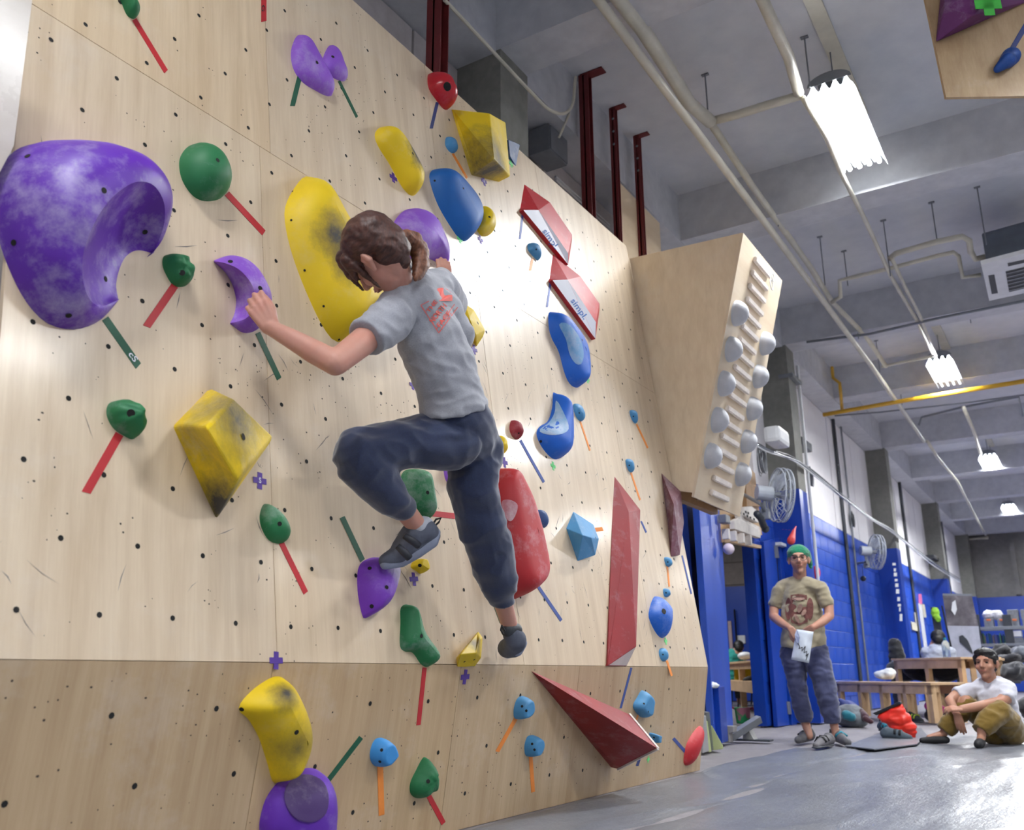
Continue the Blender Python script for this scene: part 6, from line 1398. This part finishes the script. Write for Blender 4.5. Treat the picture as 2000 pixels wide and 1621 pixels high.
TR2 += lim([(K(1592, 1280, .02), 25), (K(1608, 1330, 0), 21), (K(1617, 1365, -.01), 19), (K(1623, 1390, 0), 18)])+[endf(K(1623, 1388, 0), 18, K(1626, 1411, .01), 14)]
blob('trousers', rel(TR2, OM), .009, DN, mn, smooth=4, wr=.014, wrs=9, seed=8)
gb = fabric('green_knit', srgb(12, 120, 84), .95, .6, .25, .4, 25)
bn_ = [('e', HT2(0, -.022, .052), (.087*1.18, .100*1.18, .072*1.18), HR2), ('c', HT2(-.06, -.02, .05), .042, HT2(-.086, -.045, -.03), .022), ('c', HT2(-.08, -.04, .0), .025, HT2(-.088, -.05, -.06), .014), ('c', HT2(.07, -.01, .03), .02, HT2(.08, -.01, .0), .012)]
blob('beanie', rel(bn_, OM), .006, gb, mn, smooth=3, wr=.003, wrs=40)
def face_bits(HT, O, par, s, hairm, glasses=False):
    for sg in (-1, 1):
        e = MB(); e.ball(HT(sg*.031, .079, .003)-O, (.012*s, .005*s, .0042*s), 12, Matrix((X_, Y_, Z_)).transposed()); e.build('eye', M['ink'], par, smooth=True)
        MB().tube([HT(sg*.048, .082, .022)-O, HT(sg*.032, .092, .029)-O, HT(sg*.016, .093, .025)-O], .0026*s, 6).build('eyebrow', hairm, par, smooth=True)
        MB().tube([HT(sg*.045, .083, .010)-O, HT(sg*.031, .090, .013)-O, HT(sg*.018, .087, .009)-O], .0014*s, 6).build('eyelid', M['ink'], par, smooth=True)
        if glasses:
            MB().tube([HT(sg*.034+.027*math.cos(a_), .107-.012*abs(math.cos(a_))*(.5), .002+.024*math.sin(a_))-O for a_ in [i*math.pi/10 for i in range(21)]], .0018*s, 6).tube([HT(sg*.060, .100, .008)-O, HT(sg*.082, .0, .012)-O], .002*s, 5).tube([HT(sg*.008, .105, .006)-O, HT(0, .108, .008)-O], .002*s, 5).build('glasses_frame', M['darkgrey'], par, smooth=True)
    MB().tube([HT(-.020, .0925, -.0595)-O, HT(0, .0955, -.060)-O, HT(.020, .0925, -.0595)-O], .0032*s, 6).build('mouth', lipm, par, smooth=True)
SKD = skin('skin_shadowed_crease', srgb(110, 66, 54))
X_, Y_, Z_ = Xh2, Fh2, Uh2
blk_hair = hair('black_hair', srgb(12, 11, 12), srgb(30, 28, 28))
face_bits(HT2, OM, mn, 1.18, blk_hair, True)
def shoe_part(lab, P0, P1, H0, w_, colr, par, sc=None):
    o = blob('shoe', [('c', P0-par.location+Vector((0, 0, w_*.6)), w_*.6, P1-par.location+Vector((0, 0, w_*.34)), w_*.38), ('c', P0-par.location+Vector((0, 0, w_*.6)), w_*.6, P0.lerp(P1, .5)-par.location+Vector((0, 0, w_*.62)), w_*.6), ('c', P0.lerp(P1, .1)-par.location+Vector((0, 0, w_*.9)), w_*.6, P0.lerp(P1, .15)-par.location+Vector((0, 0, H0-w_*.4)), w_*.5)], .008, plain('shoe_cloth', colr, .75, .2, 15), par, smooth=3)
    o['label'] = lab; d_ = (P1-P0).normalized(); n_ = d_.cross(Vector((0, 0, 1)))
    for k in (.35, .55):
        c_ = P0.lerp(P1, k)-par.location+Vector((0, 0, w_*1.15-k*w_*.25)); MB().tube([c_-n_*w_*.55-Vector((0, 0, w_*.3)), c_+Vector((0, 0, w_*.1)), c_+n_*w_*.55-Vector((0, 0, w_*.3))], .011, 6).build('strap', sc or M['black'], o, smooth=True)
    MB().tube([P0-d_*w_*.4-par.location+Vector((0, 0, H0-.02)), P0-d_*w_*.75-par.location+Vector((0, 0, H0+.02)), P0-d_*w_*.5-par.location+Vector((0, 0, H0+.04)), P0-d_*w_*.3-par.location+Vector((0, 0, H0))], .005, 6).build('pull_loop', M['black'], o)
    return o
g0 = srgb(92, 92, 96)
shoe_part('grey climbing shoe on the right foot', flo(1583, 1447, .0), flo(1559, 1452), .11, .085, g0, mn)
shoe_part('grey and teal climbing shoe on the left foot', flo(1632, 1448), flo(1656, 1457), .12, .09, g0, mn, tl)
# chalk bag he holds
cbm = plain('white_bag_cloth', srgb(206, 214, 226), .6, .06, 20)
cbo = thing('chalk_bag', 'white chalk bag with black scribbled lettering held by the standing man', 'bag', K(1568, 1260, -.33)); Lc = cbo.location
PB = [K(*p, d)-Lc for p, d in (((1556, 1229), -.30), ((1589, 1234), -.30), ((1580, 1295), -.34), ((1545, 1288), -.34))]
cc_ = sum(PB, Vector())/4
def gridbag():
    V = []; n_ = 10; Fs = []
    for side in (1, -1):
        for j in range(n_+1):
            for i in range(n_+1):
                u, v = i/n_, j/n_; p = PB[0].lerp(PB[1], u).lerp(PB[3].lerp(PB[2], u), v); e = math.sin(math.pi*u)*(.35+.65*math.sin(math.pi*min(1, v*.9+.1)))
                V.append(p+Fm_*side*(.006+.035*e)+Fm_*.008*noise.noise(p*18)*(1 if side > 0 else 0))
    m_ = (n_+1)**2
    for s_ in (0, 1):
        for j in range(n_):
            for i in range(n_): a_ = s_*m_+j*(n_+1)+i; Fs.append((a_, a_+1, a_+n_+2, a_+n_+1))
    for i in range(n_): Fs += [(i, i+1, m_+i+1, m_+i), (n_*(n_+1)+i, n_*(n_+1)+i+1, m_+n_*(n_+1)+i+1, m_+n_*(n_+1)+i), (i*(n_+1), (i+1)*(n_+1), m_+(i+1)*(n_+1), m_+i*(n_+1)), (i*(n_+1)+n_, (i+1)*(n_+1)+n_, m_+(i+1)*(n_+1)+n_, m_+i*(n_+1)+n_)]
    return V, Fs
V, Fs = gridbag(); mb = MB().add(V, Fs); cbb = mb.build('bag_body', cbm, cbo, smooth=True)
sc_ = []
pts_ = [(1558, 1256), (1562, 1263), (1560, 1267), (1567, 1264), (1566, 1272), (1573, 1262), (1570, 1275), (1576, 1272), (1574, 1282), (1579, 1276), (1574, 1289)]
for a_, b_ in zip(pts_, pts_[1:]): sc_ += ln(a_, b_, 1.3)
proj_decal('lettering', cbb, Lc, sc_, M['ink'], cbo, .003)
MB().prism([K(1556, 1229, -.30)-Lc, K(1552, 1240, -.33)-Lc, K(1557, 1256, -.36)-Lc, K(1562, 1246, -.36)-Lc], Fm_*.004).build('folded_flap', plain('flap_grey', srgb(150, 158, 186), .6), cbo)
# ===== the sitting man
YS = 9.36
def Q(px, py, d=0): return on_axis(px, py, 1, YS+d)
OS = flo(1950, 1452); st = thing('person', 'man sitting on the floor in white t-shirt and mustard trousers, arms crossed on his knees', 'person', OS)
vs3 = (Q(1925, 1300)-CP); vs3.z = 0; vs3.normalize(); rtv = Vector((vs3.y, -vs3.x, 0)); Fs3 = (-vs3*.93-rtv*.30+Vector((0, 0, .10))).normalized(); Us3 = Vector((0, 0, 1)); Us3 = (Us3-Fs3*Us3.dot(Fs3)).normalized(); Xs3 = Fs3.cross(Us3)
hs = Q(1926, 1297); HP3, HT3, HR3 = head_prims(hs, Xs3, Fs3, Us3, 1.14)
b3 = list(HP3)+lim([(HT3(0, -.02, -.06), 13), (Q(1933, 1332, .03), 13.5), (Q(1938, 1350, .05), 22)])+lim([(Q(1940, 1355, .08), 26), (Q(1962, 1400, .12), 26), (Q(1972, 1428, .15), 24)])
b3 += lim([(Q(1893, 1350, .03), 12), (Q(1868, 1358, -.05), 10.5), (Q(1855, 1369, -.15), 9.5), (Q(1862, 1382, -.22), 8), (Q(1868, 1394, -.27), 6.5)])
b3 += lim([(Q(1966, 1346, .05), 14), (Q(1966, 1362, -.04), 12.5), (Q(1954, 1371, -.12), 11), (Q(1915, 1379, -.25), 9.5), (Q(1878, 1385, -.33), 7.5)])
dnv = Vector((0, 0, -1))
b3 += hand_prims(Q(1869, 1394, -.28), dnv+rtv*.12, -vs3, -1, 1.0, (12, 20, 15), (.3, .2))+hand_prims(Q(1878, 1385, -.35), -rtv*.95+Vector((0, 0, .05)), -vs3*.5+Vector((0, 0, .8)), 1, .95, (18, 40, 30), (.5, .2))
b3 += lim([(Q(1940, 1430, .1), 20), (Q(1887, 1372, -.08), 14), (Q(1850, 1418, -.12), 9), (Q(1842, 1434, -.14), 7.5), (Q(1815, 1441, -.2), 6)])+lim([(Q(1972, 1432, .1), 20), (Q(1950, 1390, -.2), 16), (Q(1918, 1422, -.34), 9), (Q(1917, 1440, -.34), 8), (Q(1914, 1448, -.42), 7)])
blob('body', rel(b3, OS), .0065, SK3, st, smooth=2)
wt_ = fabric('white_jersey', srgb(196, 196, 206), .9, .2, .06)
TS3 = lim([(Q(1938, 1358, .06), 30), (Q(1952, 1384, .10), 33)])+[endf(Q(1952, 1380, .10), 33, Q(1972, 1430, .16), 31)]+lim([(Q(1896, 1348, .03), 15), (Q(1920, 1344, .05), 19), (Q(1950, 1341, .06), 19), (Q(1966, 1345, .05), 17)])+[endf(Q(1896, 1349, .03), 16, Q(1869, 1358, -.05), 13.5), endf(Q(1967, 1345, .05), 18, Q(1966, 1368, -.06), 16)]
blob('tshirt', rel(TS3, OS), .009, wt_, st, smooth=4, wr=.014, wrs=8, seed=2)
mu = fabric('mustard_corduroy', srgb(112, 88, 24), .9, .3, .2)
TR3 = lim([(Q(1968, 1428, .14), 26), (Q(1940, 1430, .10), 24)])+lim([(Q(1945, 1425, .1), 22), (Q(1889, 1376, -.06), 18), (Q(1872, 1396, -.1), 17.5)])+[endf(Q(1872, 1394, -.1), 18, Q(1845, 1428, -.14), 16.5)]
TR3 += lim([(Q(1974, 1430, .12), 27), (Q(1962, 1405, -.05), 27), (Q(1950, 1391, -.18), 22), (Q(1938, 1402, -.25), 21)])+[endf(Q(1938, 1400, -.25), 21, Q(1915, 1428, -.33), 17)]
blob('trousers', rel(TR3, OS), .009, mu, st, smooth=4, wr=.012, wrs=9, seed=4)
hr3 = [('e', HT3(0, .012, .082), (.076*1.14, .074*1.14, .038*1.14), HR3), ('e', HT3(0, -.024, .048), (.083*1.14, .098*1.14, .080*1.14), HR3), ('c', HT3(-.045, .055, .082), .018, HT3(.045, .055, .082), .018), ('c', HT3(.072, .02, .05), .018, HT3(.074, .02, .0), .008), ('c', HT3(-.072, .02, .05), .018, HT3(-.074, .02, .0), .008), ('e', HT3(0, -.055, -.01), (.07, .06, .07), HR3)]
blob('hair', rel(hr3, OS), .006, blk_hair, st, smooth=2, wr=.004, wrs=40)
X_, Y_, Z_ = Xs3, Fs3, Us3
face_bits(HT3, OS, st, 1.14, blk_hair)
for lab, P_ in (('black slip-on shoe on the right foot', [(Q(1848, 1445, -.16), 7), (Q(1825, 1445, -.2), 7.5), (Q(1801, 1446, -.24), 5.5)]), ('black slip-on shoe on the left foot', [(Q(1917, 1449, -.36), 8), (Q(1913, 1452, -.46), 9.5), (Q(1910, 1454, -.52), 8)])):
    o = blob('shoe', rel(lim(P_), OS), .007, M['black'], st, smooth=2); o['label'] = lab
# ===== two people far back
def far_person(lab, head, neck, sh, hip, Y, hs_, shirt, bent, legs, hairc=blk_hair):
    Z0 = on_axis(hip[0], hip[1], 1, Y); O_ = Vector((Z0.x, Z0.y, 0)); t_ = thing('person', lab, 'person', O_)
    q_ = lambda p, d=0: on_axis(p[0], p[1], 1, Y+d)
    hc_ = q_(head); v_ = (hc_-CP); v_.z = 0; v_.normalize(); F_ = (v_+Vector((0, 0, bent))).normalized(); U2 = Vector((0, 0, 1)); U2 = (U2-F_*U2.dot(F_)).normalized(); X2 = F_.cross(U2)
    P_, T_, R_ = head_prims(hc_, X2, F_, U2, hs_)
    bb = P_+[('c', T_(0, -.02, -.06), .06, q_(neck), .07), ('c', q_(neck), .12, q_(hip), .13)]
    w_ = v_.cross(Vector((0, 0, 1))).normalized()
    a1 = q_(sh)+w_*.17; a2 = q_(sh)-w_*.17
    for a_ in (a1, a2):
        e_ = a_+Vector((0, .05, -.26)); h_ = e_+v_*.22+Vector((0, 0, .02)); bb += [('c', a_, .055, e_, .045), ('c', e_, .045, h_, .032)]+hand_prims(h_, v_, Vector((0, 0, 1)), 1, 1, (10, 20, 15))
    hz = q_(hip)
    kn = [hz+w_*s_*.1+v_*.38+Vector((0, 0, .03)) for s_ in (1, -1)]
    for k_ in kn: bb += [('c', hz, .09, k_, .07), ('c', k_, .065, Vector((k_.x, k_.y, .07)), .045), ('c', Vector((k_.x, k_.y, .05)), .04, Vector((k_.x, k_.y, .04))+v_*.14, .035)]
    blob('body', rel(bb, O_), .014, SK3, t_, smooth=2)
    blob('shirt', rel([('c', q_(sh), .17, q_(hip), .17), ('c', a1, .085, a2, .085), ('c', 'F', a1, .08, a1+Vector((0, .04, -.18)), .07), ('c', 'F', a2, .08, a2+Vector((0, .04, -.18)), .07)], O_), .015, shirt, t_, smooth=3, wr=.015)
    blob('trousers', rel([x for k_ in kn for x in (('c', hz, .13, k_, .09), ('c', 'F', k_, .09, Vector((k_.x, k_.y, .12)), .07))], O_), .016, M['black'], t_, smooth=3)
    blob('hair', rel([('e', T_(0, -.03, .04), (.092*hs_, .105*hs_, .088*hs_), R_), ('e', T_(0, -.06, -.01), (.075*hs_, .07*hs_, .08*hs_), R_)], O_), .012, hairc, t_, smooth=2, wr=.006, wrs=30)
    return t_
far_person('person in a white shirt with dark hair bent over behind the high pine table', (1833, 1251), (1830, 1264), (1832, 1274), (1822, 1312), 16.2, 1.2, fabric('far_white', srgb(170, 176, 190)), -.5, True)
far_person('person with dark hair and a teal shirt sitting in the side room', (1443, 1266), (1438, 1278), (1432, 1284), (1430, 1325), 18.0, 1.1, fabric('teal_shirt', srgb(30, 140, 130)), -.4, True)
